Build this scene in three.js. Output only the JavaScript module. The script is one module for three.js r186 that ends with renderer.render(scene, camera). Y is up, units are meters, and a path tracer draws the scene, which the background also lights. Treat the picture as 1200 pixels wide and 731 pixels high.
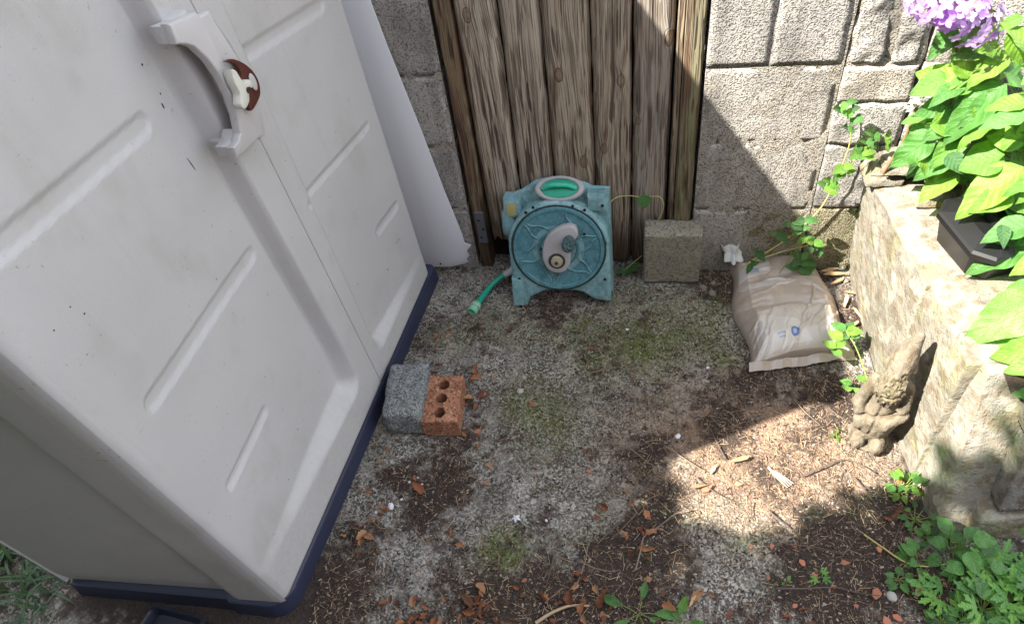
import * as THREE from 'three';
import { mergeGeometries, mergeVertices, toCreasedNormals } from 'three/addons/utils/BufferGeometryUtils.js';
import { MarchingCubes } from 'three/addons/objects/MarchingCubes.js';

// ---------------------------------------------------------------- camera, sky, sun, exposure
const scene = new THREE.Scene();
const camera = new THREE.PerspectiveCamera(44.2, 1024 / 623, 0.05, 400);
camera.position.set(0, 1.7485, 1.7637);
camera.up.set(-0.0224, 0.66979, -0.74221);
camera.lookAt(-0.16504, 1.7485 - 0.73469, 1.7637 - 0.65802);
const renderer = new THREE.WebGLRenderer({ antialias: true });
renderer.setSize(1024, 623);
renderer.toneMapping = THREE.LinearToneMapping;
renderer.toneMappingExposure = 4.7;
renderer.shadowMap.enabled = true;
const SUN = new THREE.Vector3(-0.58, 0.755, 0.325).normalize();
{
  const w = 256, h = 128, d = new Float32Array(w * h * 4);
  for (let j = 0; j < h; j++) for (let i = 0; i < w; i++) {
    const el = ((j + 0.5) / h - 0.5) * Math.PI, az = ((i + 0.5) / w - 0.5) * Math.PI * 2;
    const x = Math.cos(el) * Math.cos(az), y = Math.sin(el), z = Math.cos(el) * Math.sin(az);
    const up = Math.max(0, y), c = x * SUN.x + y * SUN.y + z * SUN.z;
    const haze = Math.pow(1 - up, 3), glow = 0.9 * Math.pow(Math.max(0, c), 24) + 0.35 * Math.pow(Math.max(0, c), 5);
    let r = 0.775 + 0.26 * haze + glow, g = 0.825 + 0.23 * haze + glow * 0.97, b = 0.95 + 0.13 * haze + glow * 0.9;
    if (y < 0) { const k = Math.min(1, -y * 8); r += (0.35 - r) * k; g += (0.34 - g) * k; b += (0.32 - b) * k; }
    const o = (j * w + i) * 4; d[o] = r; d[o + 1] = g; d[o + 2] = b; d[o + 3] = 1;
  }
  const t = new THREE.DataTexture(d, w, h, THREE.RGBAFormat, THREE.FloatType);
  t.mapping = THREE.EquirectangularReflectionMapping; t.magFilter = THREE.LinearFilter; t.needsUpdate = true;
  scene.background = t; scene.environment = t;
}
const SKY_I = 0.54;
scene.backgroundIntensity = SKY_I; scene.environmentIntensity = SKY_I;
const sun = new THREE.DirectionalLight(new THREE.Color(1, 0.95, 0.84), 4.4);
sun.target.position.set(0, 0, 0.5); sun.position.copy(sun.target.position).addScaledVector(SUN, 8);
sun.castShadow = true; sun.shadow.mapSize.set(4096, 4096); sun.shadow.radius = 1;
Object.assign(sun.shadow.camera, { left: -3, right: 3, top: 3, bottom: -3, near: 0.5, far: 16 });
scene.add(sun, sun.target);

// ---------------------------------------------------------------- helpers
const V3 = (x, y, z) => new THREE.Vector3(x, y, z);
const clamp = (x, a = 0, b = 1) => Math.min(b, Math.max(a, x));
const sstep = (a, b, x) => { const t = clamp((x - a) / (b - a)); return t * t * (3 - 2 * t); };
const lerp = (a, b, t) => a + (b - a) * t;
const mix3 = (a, b, t) => [lerp(a[0], b[0], t), lerp(a[1], b[1], t), lerp(a[2], b[2], t)];
function rng(s) { let a = s >>> 0; return () => { a = (a + 0x6d2b79f5) | 0; let t = Math.imul(a ^ (a >>> 15), 1 | a); t = (t + Math.imul(t ^ (t >>> 7), 61 | t)) ^ t; return ((t ^ (t >>> 14)) >>> 0) / 4294967296; }; }
const TAB = new Float32Array(65536), PERM = new Uint16Array(4096);
{ const r = rng(77); for (let i = 0; i < 65536; i++) TAB[i] = r(); for (let i = 0; i < 4096; i++) PERM[i] = Math.floor(r() * 65536); }
const H2 = (x, y) => TAB[(PERM[x & 4095] + y * 7919) & 65535];
const H3 = (x, y, z) => TAB[(PERM[(PERM[x & 4095] + y * 131) & 4095] + z * 7919) & 65535];
function n2(x, y, p = 0) {                                       // value noise, period p (0 = none)
  let xi = Math.floor(x), yi = Math.floor(y); const fx = x - xi, fy = y - yi, u = fx * fx * (3 - 2 * fx), v = fy * fy * (3 - 2 * fy);
  let x1 = xi + 1, y1 = yi + 1;
  if (p) { xi = ((xi % p) + p) % p; yi = ((yi % p) + p) % p; x1 = ((x1 % p) + p) % p; y1 = ((y1 % p) + p) % p; }
  const a = H2(xi, yi), b = H2(x1, yi), c = H2(xi, y1), d = H2(x1, y1);
  return a + (b - a) * u + (c - a) * v + (a - b - c + d) * u * v;
}
function fbm(x, y, o = 4, p = 0) { let s = 0, a = 0.5, t = 0; for (let i = 0; i < o; i++) { s += a * n2(x + i * 37 * (p ? 0 : 1), y + i * 17 * (p ? 0 : 1), p); t += a; a *= 0.5; x *= 2; y *= 2; p *= 2; } return s / t; }
function n3(x, y, z) {
  const xi = Math.floor(x), yi = Math.floor(y), zi = Math.floor(z), fx = x - xi, fy = y - yi, fz = z - zi;
  const u = fx * fx * (3 - 2 * fx), v = fy * fy * (3 - 2 * fy), w = fz * fz * (3 - 2 * fz);
  const L = (a, b, t) => a + (b - a) * t;
  return L(L(L(H3(xi, yi, zi), H3(xi + 1, yi, zi), u), L(H3(xi, yi + 1, zi), H3(xi + 1, yi + 1, zi), u), v),
    L(L(H3(xi, yi, zi + 1), H3(xi + 1, yi, zi + 1), u), L(H3(xi, yi + 1, zi + 1), H3(xi + 1, yi + 1, zi + 1), u), v), w);
}
function fbm3(x, y, z, o = 3) { let s = 0, a = 0.5, t = 0; for (let i = 0; i < o; i++) { s += a * n3(x, y, z); t += a; a *= 0.5; x = x * 2 + 13; y = y * 2 + 7; z = z * 2 + 3; } return s / t; }

function dataTex(w, h, data, srgb, sx, sy, wrap) {
  const t = new THREE.DataTexture(data, w, h, THREE.RGBAFormat);
  t.wrapS = t.wrapT = wrap || THREE.RepeatWrapping; t.magFilter = THREE.LinearFilter; t.minFilter = THREE.LinearMipmapLinearFilter; t.generateMipmaps = true;
  if (srgb) t.colorSpace = THREE.SRGBColorSpace;
  t.repeat.set(1 / sx, 1 / sy); t.needsUpdate = true; return t;
}
// one pass gives a colour map (sRGB 0..1) and a height map; uv in metres, one tile = sx by sy metres
function pair(w, h, sx, sy, fn, wrap) {
  const c = new Uint8Array(w * h * 4), b = new Uint8Array(w * h * 4);
  for (let j = 0; j < h; j++) for (let i = 0; i < w; i++) {
    const q = fn((i + 0.5) / w, (j + 0.5) / h), o = (j * w + i) * 4;
    c[o] = clamp(q[0]) * 255; c[o + 1] = clamp(q[1]) * 255; c[o + 2] = clamp(q[2]) * 255; c[o + 3] = 255;
    b[o] = b[o + 1] = b[o + 2] = clamp(q[3]) * 255; b[o + 3] = 255;
  }
  return { map: dataTex(w, h, c, true, sx, sy, wrap), bumpMap: dataTex(w, h, b, false, sx, sy, wrap) };
}
const std = (o) => new THREE.MeshStandardMaterial({ roughness: 0.85, metalness: 0, ...o });
const phys = (o) => new THREE.MeshPhysicalMaterial({ roughness: 0.5, metalness: 0, ...o });
const srgb = (r, g, b) => new THREE.Color().setRGB(r, g, b, THREE.SRGBColorSpace);
const nuse = {};
function numbered(n) { nuse[n] = (nuse[n] ?? -1) + 1; return nuse[n] ? n + '_' + String(nuse[n]).padStart(3, '0') : n; }
function shade(o) { o.traverse((c) => { if (c.isMesh) { c.castShadow = true; c.receiveShadow = true; } }); return o; }
function tag(o, label, category, group) { o.userData.label = label; if (category) o.userData.category = category; if (group) o.userData.group = group; return o; }
function thing(name, label, category, pos, group) { const g = new THREE.Group(); g.name = numbered(name); if (pos) g.position.set(...pos); tag(g, label, category, group); scene.add(g); return g; }
function mesh(name, geo, m, parent = scene) { const o = new THREE.Mesh(geo, m); o.name = parent === scene ? numbered(name) : name; o.castShadow = o.receiveShadow = true; parent.add(o); return o; }
const struct = (name, geo, m) => { const o = mesh(name, geo, m); o.userData.kind = 'structure'; return o; };
// a geometry given in world metres becomes a part of a thing that stands at its own base
function wpart(name, geo, m, parent) { const p = parent.getWorldPosition(V3(0, 0, 0)); geo.translate(-p.x, -p.y, -p.z); return mesh(name, geo, m, parent); }

function clean(g) { const q = g.index ? g.toNonIndexed() : g; for (const k of Object.keys(q.attributes)) if (!['position', 'normal', 'uv'].includes(k)) q.deleteAttribute(k); if (!q.attributes.uv) q.setAttribute('uv', new THREE.BufferAttribute(new Float32Array(q.attributes.position.count * 2), 2)); return q; }
const merge = (gs) => mergeGeometries(gs.map(clean));
// face-wise box projection, uv in metres
function boxUV(g0, ox = 0, oy = 0) {
  const g = g0.index ? g0.toNonIndexed() : g0, p = g.attributes.position, uv = new Float32Array(p.count * 2);
  const a = V3(), b = V3(), c = V3();
  for (let i = 0; i < p.count; i += 3) {
    a.fromBufferAttribute(p, i); b.fromBufferAttribute(p, i + 1); c.fromBufferAttribute(p, i + 2);
    const nx = Math.abs((b.y - a.y) * (c.z - a.z) - (b.z - a.z) * (c.y - a.y)), ny = Math.abs((b.z - a.z) * (c.x - a.x) - (b.x - a.x) * (c.z - a.z)), nz = Math.abs((b.x - a.x) * (c.y - a.y) - (b.y - a.y) * (c.x - a.x));
    for (let k = 0; k < 3; k++) {
      const q = k === 0 ? a : k === 1 ? b : c; let u, v;
      if (nx >= ny && nx >= nz) { u = q.z; v = q.y; } else if (ny >= nz) { u = q.x; v = q.z; } else { u = q.x; v = q.y; }
      uv[(i + k) * 2] = u + ox; uv[(i + k) * 2 + 1] = v + oy;
    }
  }
  g.setAttribute('uv', new THREE.BufferAttribute(uv, 2)); return g;
}
// surface from fn(i/nu, j/nv) -> [x,y,z,u?,v?]
function surf(nu, nv, fn) {
  const pos = [], uv = [], idx = [];
  for (let j = 0; j <= nv; j++) for (let i = 0; i <= nu; i++) { const q = fn(i / nu, j / nv, i, j); pos.push(q[0], q[1], q[2]); uv.push(q[3] ?? i / nu, q[4] ?? j / nv); }
  for (let j = 0; j < nv; j++) for (let i = 0; i < nu; i++) { const a = j * (nu + 1) + i, b = a + 1, c = a + nu + 1, d = c + 1; idx.push(a, b, d, a, d, c); }
  const g = new THREE.BufferGeometry(); g.setAttribute('position', new THREE.Float32BufferAttribute(pos, 3)); g.setAttribute('uv', new THREE.Float32BufferAttribute(uv, 2)); g.setIndex(idx); g.computeVertexNormals(); return g;
}
// stacked rings of equal length, capped; sharp edges over `crease`
function loft(rings, crease = 0.6) {
  const n = rings[0].length, pos = [], idx = [];
  for (const r of rings) for (const q of r) pos.push(q[0], q[1], q[2]);
  for (let k = 0; k < rings.length - 1; k++) for (let i = 0; i < n; i++) { const a = k * n + i, b = k * n + (i + 1) % n; idx.push(a, b, b + n, a, b + n, a + n); }
  for (const [k, f] of [[0, 1], [rings.length - 1, 0]]) {
    const c = [0, 0, 0]; for (const q of rings[k]) for (let t = 0; t < 3; t++) c[t] += q[t] / n;
    const ci = pos.length / 3; pos.push(...c);
    for (let i = 0; i < n; i++) { const a = k * n + i, b = k * n + (i + 1) % n; if (f) idx.push(ci, b, a); else idx.push(ci, a, b); }
  }
  const g = new THREE.BufferGeometry(); g.setAttribute('position', new THREE.Float32BufferAttribute(pos, 3)); g.setIndex(idx);
  return toCreasedNormals(g.toNonIndexed(), crease);
}
// chamfered box between two corners, 44 triangles, centred coordinates kept
function cbox(x0, y0, z0, x1, y1, z1, c = 0.004) {
  const ring = (y, i) => [[x0 + i, y, z1 - i - 0], [x1 - i, y, z1 - i], [x1 - i, y, z0 + i], [x0 + i, y, z0 + i]];
  const oct = (y, i) => { const e = c; return [[x0 + e + i, y, z1 - i], [x1 - e - i, y, z1 - i], [x1 - i, y, z1 - e - i], [x1 - i, y, z0 + e + i], [x1 - e - i, y, z0 + i], [x0 + e + i, y, z0 + i], [x0 + i, y, z0 + e + i], [x0 + i, y, z1 - e - i]]; };
  void ring;
  return loft([oct(y0, c), oct(y0 + c, 0), oct(y1 - c, 0), oct(y1, c)], 0.3);
}
// rough block: front face (and top) finely divided and worn; z1 is the front
function roughBlock(x0, y0, z0, x1, y1, z1, amp, seg = 0.014, round = 0.006, seed = 0) {
  const nx = Math.max(2, Math.round((x1 - x0) / seg)), ny = Math.max(2, Math.round((y1 - y0) / seg)), nz = Math.max(2, Math.round((z1 - z0) / seg / 2));
  let g = new THREE.BoxGeometry(x1 - x0, y1 - y0, z1 - z0, nx, ny, nz); g.deleteAttribute('uv'); g.deleteAttribute('normal'); g = mergeVertices(g, 1e-5);
  const p = g.attributes.position, hx = (x1 - x0) / 2, hy = (y1 - y0) / 2, hz = (z1 - z0) / 2, q = V3(), c = V3();
  const cx = (x0 + x1) / 2, cy = (y0 + y1) / 2, cz = (z0 + z1) / 2;
  for (let i = 0; i < p.count; i++) {
    q.fromBufferAttribute(p, i);
    const wx = q.x + cx + seed, wy = q.y + cy, wz = q.z + cz;
    const r = round * (0.5 + 1.2 * fbm3(wx * 40, wy * 40, wz * 40, 2));
    c.set(clamp(q.x, -hx + r, hx - r), clamp(q.y, -hy + r, hy - r), clamp(q.z, -hz + r, hz - r));
    const d = q.clone().sub(c), l = d.length(); if (l > 1e-6) q.copy(c).addScaledVector(d, r / l);
    const a = amp * (fbm3(wx * 28, wy * 28, wz * 28, 3) - 0.5) * 2;
    if (l > 1e-6) q.addScaledVector(d, a / l);
    p.setXYZ(i, q.x + cx, q.y + cy, q.z + cz);
  }
  g.computeVertexNormals(); return g;
}
// boulder from 8 corners: [left/right x][bottom/top][back/front], given as c(x,y,z bits)
function boulder(C, n, round, amp, freq, seed) {
  let g = new THREE.BoxGeometry(2, 2, 2, n, n, n); g.deleteAttribute('uv'); g.deleteAttribute('normal'); g = mergeVertices(g, 1e-5);
  const p = g.attributes.position, q = V3();
  for (let i = 0; i < p.count; i++) {
    q.fromBufferAttribute(p, i); const e = 4; const l = Math.pow(Math.pow(Math.abs(q.x), e) + Math.pow(Math.abs(q.y), e) + Math.pow(Math.abs(q.z), e), 1 / e);
    const s = q.clone().multiplyScalar(1 / l); q.lerp(s, round);
    const u = (q.x + 1) / 2, v = (q.y + 1) / 2, w = (q.z + 1) / 2, o = [0, 0, 0];
    for (let k = 0; k < 8; k++) { const f = ((k & 1) ? u : 1 - u) * ((k & 2) ? v : 1 - v) * ((k & 4) ? w : 1 - w); for (let t = 0; t < 3; t++) o[t] += C[k][t] * f; }
    p.setXYZ(i, ...o);
  }
  g.computeVertexNormals();
  const nr = g.attributes.normal;
  for (let i = 0; i < p.count; i++) {
    const x = p.getX(i) + seed, y = p.getY(i), z = p.getZ(i);
    let d = (fbm3(x * freq, y * freq, z * freq, 4) - 0.5) * 2 * amp;
    d += -amp * 0.25 * Math.pow(1 - Math.abs(2 * fbm3(x * freq * 0.8 + 9, y * freq * 0.8, z * freq * 0.8, 2) - 1), 8);
    p.setXYZ(i, p.getX(i) + nr.getX(i) * d, p.getY(i) + nr.getY(i) * d, p.getZ(i) + nr.getZ(i) * d);
  }
  g.computeVertexNormals(); return g;
}
function tube(pts, r, seg = 12, rad = 6, taper = 0) {
  const c = new THREE.CatmullRomCurve3(pts.map((p) => V3(...p))), g = new THREE.TubeGeometry(c, seg, r, rad, false);
  if (taper) { const p = g.attributes.position, q = V3(), m = V3(); for (let i = 0; i < p.count; i++) { const k = Math.floor(i / (rad + 1)), t = k / seg; c.getPointAt(t, m); q.fromBufferAttribute(p, i).sub(m).multiplyScalar(1 - taper * t).add(m); p.setXYZ(i, q.x, q.y, q.z); } }
  return g;
}
function shapeOf(pts, smooth) { const s = new THREE.Shape(); if (smooth) { s.moveTo(...pts[0]); s.splineThru([...pts.slice(1), pts[0]].map((p) => new THREE.Vector2(...p))); } else { pts.forEach((p, i) => (i ? s.lineTo(...p) : s.moveTo(...p))); s.closePath(); } return s; }
const extrude = (sh, depth, bevel, curveSegments = 10, bs = 2) => new THREE.ExtrudeGeometry(sh, { depth, bevelEnabled: bevel > 0, bevelThickness: bevel, bevelSize: bevel, bevelOffset: -bevel, bevelSegments: bs, curveSegments });
function mapGeo(g, fn, crease) { const p = g.attributes.position; for (let i = 0; i < p.count; i++) { const q = fn(p.getX(i), p.getY(i), p.getZ(i)); p.setXYZ(i, q[0] ?? q.x, q[1] ?? q.y, q[2] ?? q.z); } if (crease) { const u = g.index ? g.toNonIndexed() : g; return toCreasedNormals(u, crease); } g.computeVertexNormals(); return g; }

// ---------------------------------------------------------------- ground: worn concrete slab with soil and moss
const SOIL = [[-.613,.794,.07,1],[-.476,.785,.09,1],[-.524,.886,.07,.9],[-.685,1.119,.12,1],[-.667,.943,.05,.8],[-.358,1.091,.12,.6],[-.197,1.107,.12,.9],[-.044,1.064,.12,1],[.051,.845,.07,.9],[.007,.703,.06,.6],[.05,.649,.05,.7],[.227,.586,.07,.9],[.091,.951,.06,.8],[.48,.449,.1,.8],[.304,.428,.08,.7],[.203,.09,.05,1],[.322,.732,.06,.5],[.474,.792,.08,.8],[.515,.897,.1,.8],[.407,1.007,.12,.9],[.256,1.058,.07,.5],[.606,.805,.06,1],[-.26,.192,.06,.6],[-.5,.287,.03,.8],[.024,.201,.03,.4],[-.99,1.176,.15,1],[-1.436,1.161,.2,1],[-.354,.066,.1,.6],[.382,.049,.2,.9],[.585,.183,.06,1],[.436,.626,.05,.4],[.142,.48,.06,.35],[.538,.976,.08,.8],[-.089,.944,.05,.7],[-.121,.761,.03,.3],[-.6,.256,.03,.7],[.556,.514,.05,.7],[-1.2,1.3,.3,1],[.75,1.0,.15,1]];
const MOSS = [[-.314,.972,.05,1.3],[.025,.317,.09,.8],[.172,.263,.07,.6],[-.121,.355,.09,.5],[.239,.356,.04,.6],[-.245,.613,.1,.3],[-.178,.241,.05,.4],[.227,.125,.03,.7],[-.329,.503,.08,.25]];
const PALE = [[-.515,.107,.06,.8],[-.206,.215,.05,.8],[-.319,.379,.08,.4],[-.645,.757,.05,.6],[-.635,.894,.05,.6],[-.538,1.023,.09,.5],[.267,.917,.09,.8],[.241,1.021,.06,.9],[.192,.857,.05,.5],[-.178,.861,.08,.4],[.2,.178,.05,.8],[.381,.551,.06,.7],[.34,.526,.07,.5]];
const blobs = (L, x, z) => { let s = 0; for (const b of L) { const d = ((x - b[0]) ** 2 + (z - b[1]) ** 2) / (b[2] * b[2]); if (d < 5) s += b[3] * Math.exp(-d); } return s; };
function soilAt(x, z) {
  const base = blobs(SOIL, x, z) - 0.55 * blobs(PALE, x, z);
  const n = fbm(x * 9 + 3, z * 9, 4) - 0.5, f = fbm(x * 55, z * 55 + 8, 3) - 0.5;
  return sstep(0.16, 0.74, base * 0.75 + n * 1.1 + f * 0.9 + 0.12);
}
const groundY = (x, z) => (fbm(x * 3 + 20, z * 3, 3) - 0.5) * 0.006 + 0.007 * soilAt(x, z) * fbm(x * 40, z * 40, 2) - 0.004
  + 0.03 * Math.exp(-((x - 0.6) ** 2 / 0.006 + (z - 0.1) ** 2 / 0.03)) + 0.02 * Math.exp(-((x - 0.68) ** 2 / 0.006 + (z - 0.92) ** 2 / 0.02));
const GX0 = -1.0, GZ0 = -0.25, GS = 1.9;
{
  const T = pair(2048, 2048, 1, 1, (u, v) => {
    const x = GX0 + u * GS, z = GZ0 + v * GS;
    const s = soilAt(x, z);
    const fine = n2(x * 900, z * 900), mid = fbm(x * 260 + 5, z * 260, 3), wide = fbm(x * 14, z * 14 + 40, 4);
    const ridge = 1 - Math.abs(2 * fbm(x * 150 + 60, z * 150, 2) - 1);
    const pit = sstep(0.60, 0.42, mid + 0.25 * (fine - 0.5)) * (0.55 + 0.5 * sstep(0.35, 0.6, fbm(x * 20 + 9, z * 20, 3)));
    const stone = sstep(0.66, 0.74, n2(x * 170, z * 170)) * 0.5;
    let c = mix3([0.545, 0.53, 0.50], [0.715, 0.70, 0.67], clamp((wide - .5) * 1.6 + .32 + stone * 0.5 + (fine - 0.5) * 0.3 + 0.35 * blobs(PALE, x, z)));
    c = mix3(c, [0.25, 0.235, 0.215], pit * 0.8);
    const m = clamp(blobs(MOSS, x, z) * (0.35 + 1.2 * fbm(x * 60, z * 60 + 70, 3)) + 0.25 * sstep(0.5, 0.75, fbm(x * 7 + 50, z * 7, 3)) * (z < 0.6 ? 1 : 0.4));
    c = mix3(c, [0.34, 0.38, 0.16], clamp(m * 1.05) * (0.5 + 0.45 * pit + 0.25 * fine));
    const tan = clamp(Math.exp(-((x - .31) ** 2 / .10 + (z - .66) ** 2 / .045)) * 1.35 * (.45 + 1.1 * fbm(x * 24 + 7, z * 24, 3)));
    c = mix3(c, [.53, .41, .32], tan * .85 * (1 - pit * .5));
    const sc = mix3([0.13, 0.105, 0.095], [0.26, 0.21, 0.18], clamp(fine * 0.7 + ridge * 0.3));
    c = mix3(c, sc, s * 0.93);
    const h = lerp(0.5 + 0.3 * (mid - 0.5) + 0.12 * (fine - 0.5) - pit * 0.22 + stone * 0.2, 0.55 + 0.8 * (ridge - 0.6) * 0.5 + 0.35 * (fine - 0.5), s);
    return [...c, h];
  }, THREE.MirroredRepeatWrapping);
  const m = std({ ...T, bumpScale: 0.009, roughness: 0.95 });
  const xs = [], zs = [];
  const axis = (a, lo, hi, step) => { for (let q = -60; q < lo - 0.6; q = lo - 0.6 - Math.max(0, (lo - 0.6 - q) * 0.62 - 0.2)) { a.push(q); if (lo - 0.6 - q < 0.5) break; } for (let q = lo; q <= hi; q += step) a.push(q); let s = step, q = hi; while (q < 60) { s *= 1.5; q += s; a.push(q); } };
  axis(xs, -1.75, 1.0, 0.011); axis(zs, -0.2, 1.6, 0.011);
  const nx = xs.length - 1, nz = zs.length - 1;
  const g = surf(nx, nz, (a, b, i, j) => { const x = xs[i], z = zs[nz - j]; return [x, groundY(x, z), z, (x - GX0) / GS, (z - GZ0) / GS]; });
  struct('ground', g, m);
}

// ---------------------------------------------------------------- block wall
const TB = pair(1024, 1024, 0.55, 0.55, (u, v) => {
  const P = 190, a = fbm(u * P, v * P, 3, P), b = n2(u * 300, v * 300, 300), w = fbm(u * 6, v * 6, 3, 6), r = 1 - Math.abs(2 * n2(u * 95, v * 95, 95) - 1);
  const pit = sstep(0.47, 0.30, a + 0.12 * (b - 0.5)), pit2 = sstep(0.86, 0.97, n2(u * 60 + 7, v * 60, 60)) * 0.7;
  let c = mix3([0.59, 0.575, 0.56], [0.70, 0.685, 0.668], clamp(a * 0.8 + (w - 0.5) * 0.9 + (b - 0.5) * 0.35 + 0.1));
  c = mix3(c, [0.36, 0.34, 0.32], clamp(pit * 0.55 + pit2 * 0.8));
  return [...c, 0.55 + 0.4 * (a - 0.5) + 0.18 * (r - 0.5) + 0.12 * (b - 0.5) - 0.3 * pit - 0.3 * pit2];
});
const M = {};
const blockTone = [[1, 1, 1], [0.95, 0.95, 0.96], [1.0, 0.99, 0.975], [0.9, 0.9, 0.9]].map((t) => std({ ...TB, color: new THREE.Color().setRGB(...t.map((q) => Math.min(1, q * 0.95))), bumpScale: 0.0032, roughness: 0.95, vertexColors: true }));
M.mossBlock = std({ ...TB, vertexColors: true, color: new THREE.Color(0.66, 0.63, 0.44), bumpScale: 0.007, roughness: 0.97 });
M.mortar = std({ ...TB, color: new THREE.Color(0.80, 0.77, 0.71), bumpScale: 0.004, roughness: 0.97 });
M.paleMortar = std({ ...TB, vertexColors: true, color: new THREE.Color(1, 0.96, 0.9), bumpScale: 0.003, roughness: 0.97 });
{
  const stain = (g) => { const p = g.attributes.position, c = new Float32Array(p.count * 3); for (let i = 0; i < p.count; i++) { const x = p.getX(i), y = p.getY(i), k = 1 - .30 * sstep(.5, .78, fbm(x * 9 + 4, y * 7, 4)) - .22 * sstep(.52, .74, fbm(x * 38, y * 2.4 + 7, 3)), a = .45 * sstep(.48, .7, fbm(x * 17 + 30, y * 17, 4)) * sstep(.36, .03, y + .1 * (fbm(x * 8, 3, 2) - .5)); c[i * 3] = k * (1 - a * .42); c[i * 3 + 1] = k * (1 - a * .36) * .995; c[i * 3 + 2] = k * (1 - a * .62) * .985; } g.setAttribute('color', new THREE.BufferAttribute(c, 3)); return g; };
  const wall = thing('block_wall', 'grey concrete block wall with mortar joints behind the wooden door and hose reel', 'wall', [-0.5, 0, -0.05]);
  const rnd = rng(5), Y = [-0.02, 0.243, 0.475, 0.70, 0.925, 1.15, 1.375, 1.60, 1.84], J = 0.0018;
  const blk = (x0, x1, y0, y1, seen, m, z = 0, amp = 0.0022) => {
    const dz = (rnd() - 0.5) * 0.0016 + z; let g;
    if (seen) g = roughBlock(x0 + J, y0 + J, -0.1, x1 - J, y1 - J, dz, amp * .45, 0.016, 0.0018, rnd() * 50);
    else g = cbox(x0 + J, y0 + J, -0.1, x1 - J, y1 - J, dz, 0.005);
    wpart('concrete_block', boxUV(stain(g), rnd() * 9, rnd() * 9), m || blockTone[Math.floor(rnd() * 4)], wall);
  };
  for (let c = 0; c < 8; c++) {
    const y0 = Y[c], y1 = Y[c + 1], seen = c < 5;
    // left of the door
    let x = -0.532, first = true; while (x > -2.3) { const w = first ? (c % 2 ? 0.22 : 0.445) : 0.445; blk(x - w, x, y0, y1, seen && x > -0.9, null); x -= w; first = false; }
    // right of the door up to the pier
    const R0 = 0.145, R1 = 0.466;
    if (c % 2 === 1 && c > 1) { blk(R0, 0.298, y0, y1, seen); blk(0.298, R1, y0, y1, seen); }
    else if (c === 0) { blk(R0, 0.30, y0, y1, true, blockTone[1]); blk(0.30, R1, y0, y1, true, M.mossBlock); }
    else blk(R0, R1, y0, y1, seen, blockTone[2]);
    if (c === 3) { /* soldier course above */ }
    // right of the pier
    x = 0.652; first = true; while (x < 2.4) { const w = first ? (c % 2 ? 0.22 : 0.445) : 0.445; blk(x, x + w, y0, y1, seen && first); x += w; first = false; }
  }
  // lintel above the door
  wpart('lintel', boxUV(stain(cbox(-0.6, 1.845, -0.1, 0.22, 1.95, 0.002, 0.006))), blockTone[3], wall);
  const core = merge([[-2.3, -0.528, 1.836], [0.148, 0.472, 1.836], [0.656, 2.4, 1.836]].map(([a, b, h]) => surf(Math.round((b - a) / 0.02), 60, (u, v) => { const xx = a + u * (b - a), yy = v * h - 0.02; return [xx, yy, -0.0008 + 0.003 * (fbm(xx * 60, yy * 60, 2) - 0.5) - 0.003 * sstep(0.6, 0.8, fbm(xx * 14, yy * 14, 2)), xx, yy]; })));
  wpart('mortar', core, M.mortar, wall);
  const back = merge([cbox(-2.3, -0.02, -0.13, -0.54, 1.84, -0.095), cbox(0.155, -0.02, -0.13, 2.4, 1.84, -0.095)]); wpart('wall_backing', boxUV(back), M.mortar, wall);

  const pier = thing('block_pier', 'narrow block pier with two rough split-faced blocks beside the stone wall', 'pier', [0.56, 0, 0]);
  const pb = (x0, x1, y0, y1, m, z, amp, seg = 0.011) => wpart('concrete_block', boxUV(stain(roughBlock(x0, y0, -0.1, x1, y1, z, amp, seg, 0.005, rnd() * 40)), rnd() * 9, rnd() * 9), m, pier);
  pb(0.474, 0.645, -0.02, 0.250, M.mossBlock, 0.002, 0.003); pb(0.472, 0.646, 0.254, 0.466, blockTone[1], 0.004, 0.006);
  pb(0.472, 0.646, 0.469, 0.593, blockTone[0], 0.006, 0.006); pb(0.473, 0.644, 0.596, 0.694, M.paleMortar, 0.005, 0.006);
  for (let k = 0; k < 5; k++) { const y = 0.702 + k * 0.228; pb(0.480, 0.553, y, y + 0.218, blockTone[3], 0.004, 0.011, 0.008); pb(0.576, 0.634, y, y + 0.218, blockTone[3], 0.003, 0.011, 0.008); }
  wpart('mortar', boxUV(stain(roughBlock(0.472, 0.0, -0.1, 0.65, 1.83, -0.004, 0.008, 0.011, 0.006, 3))), M.paleMortar, pier);
}

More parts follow.
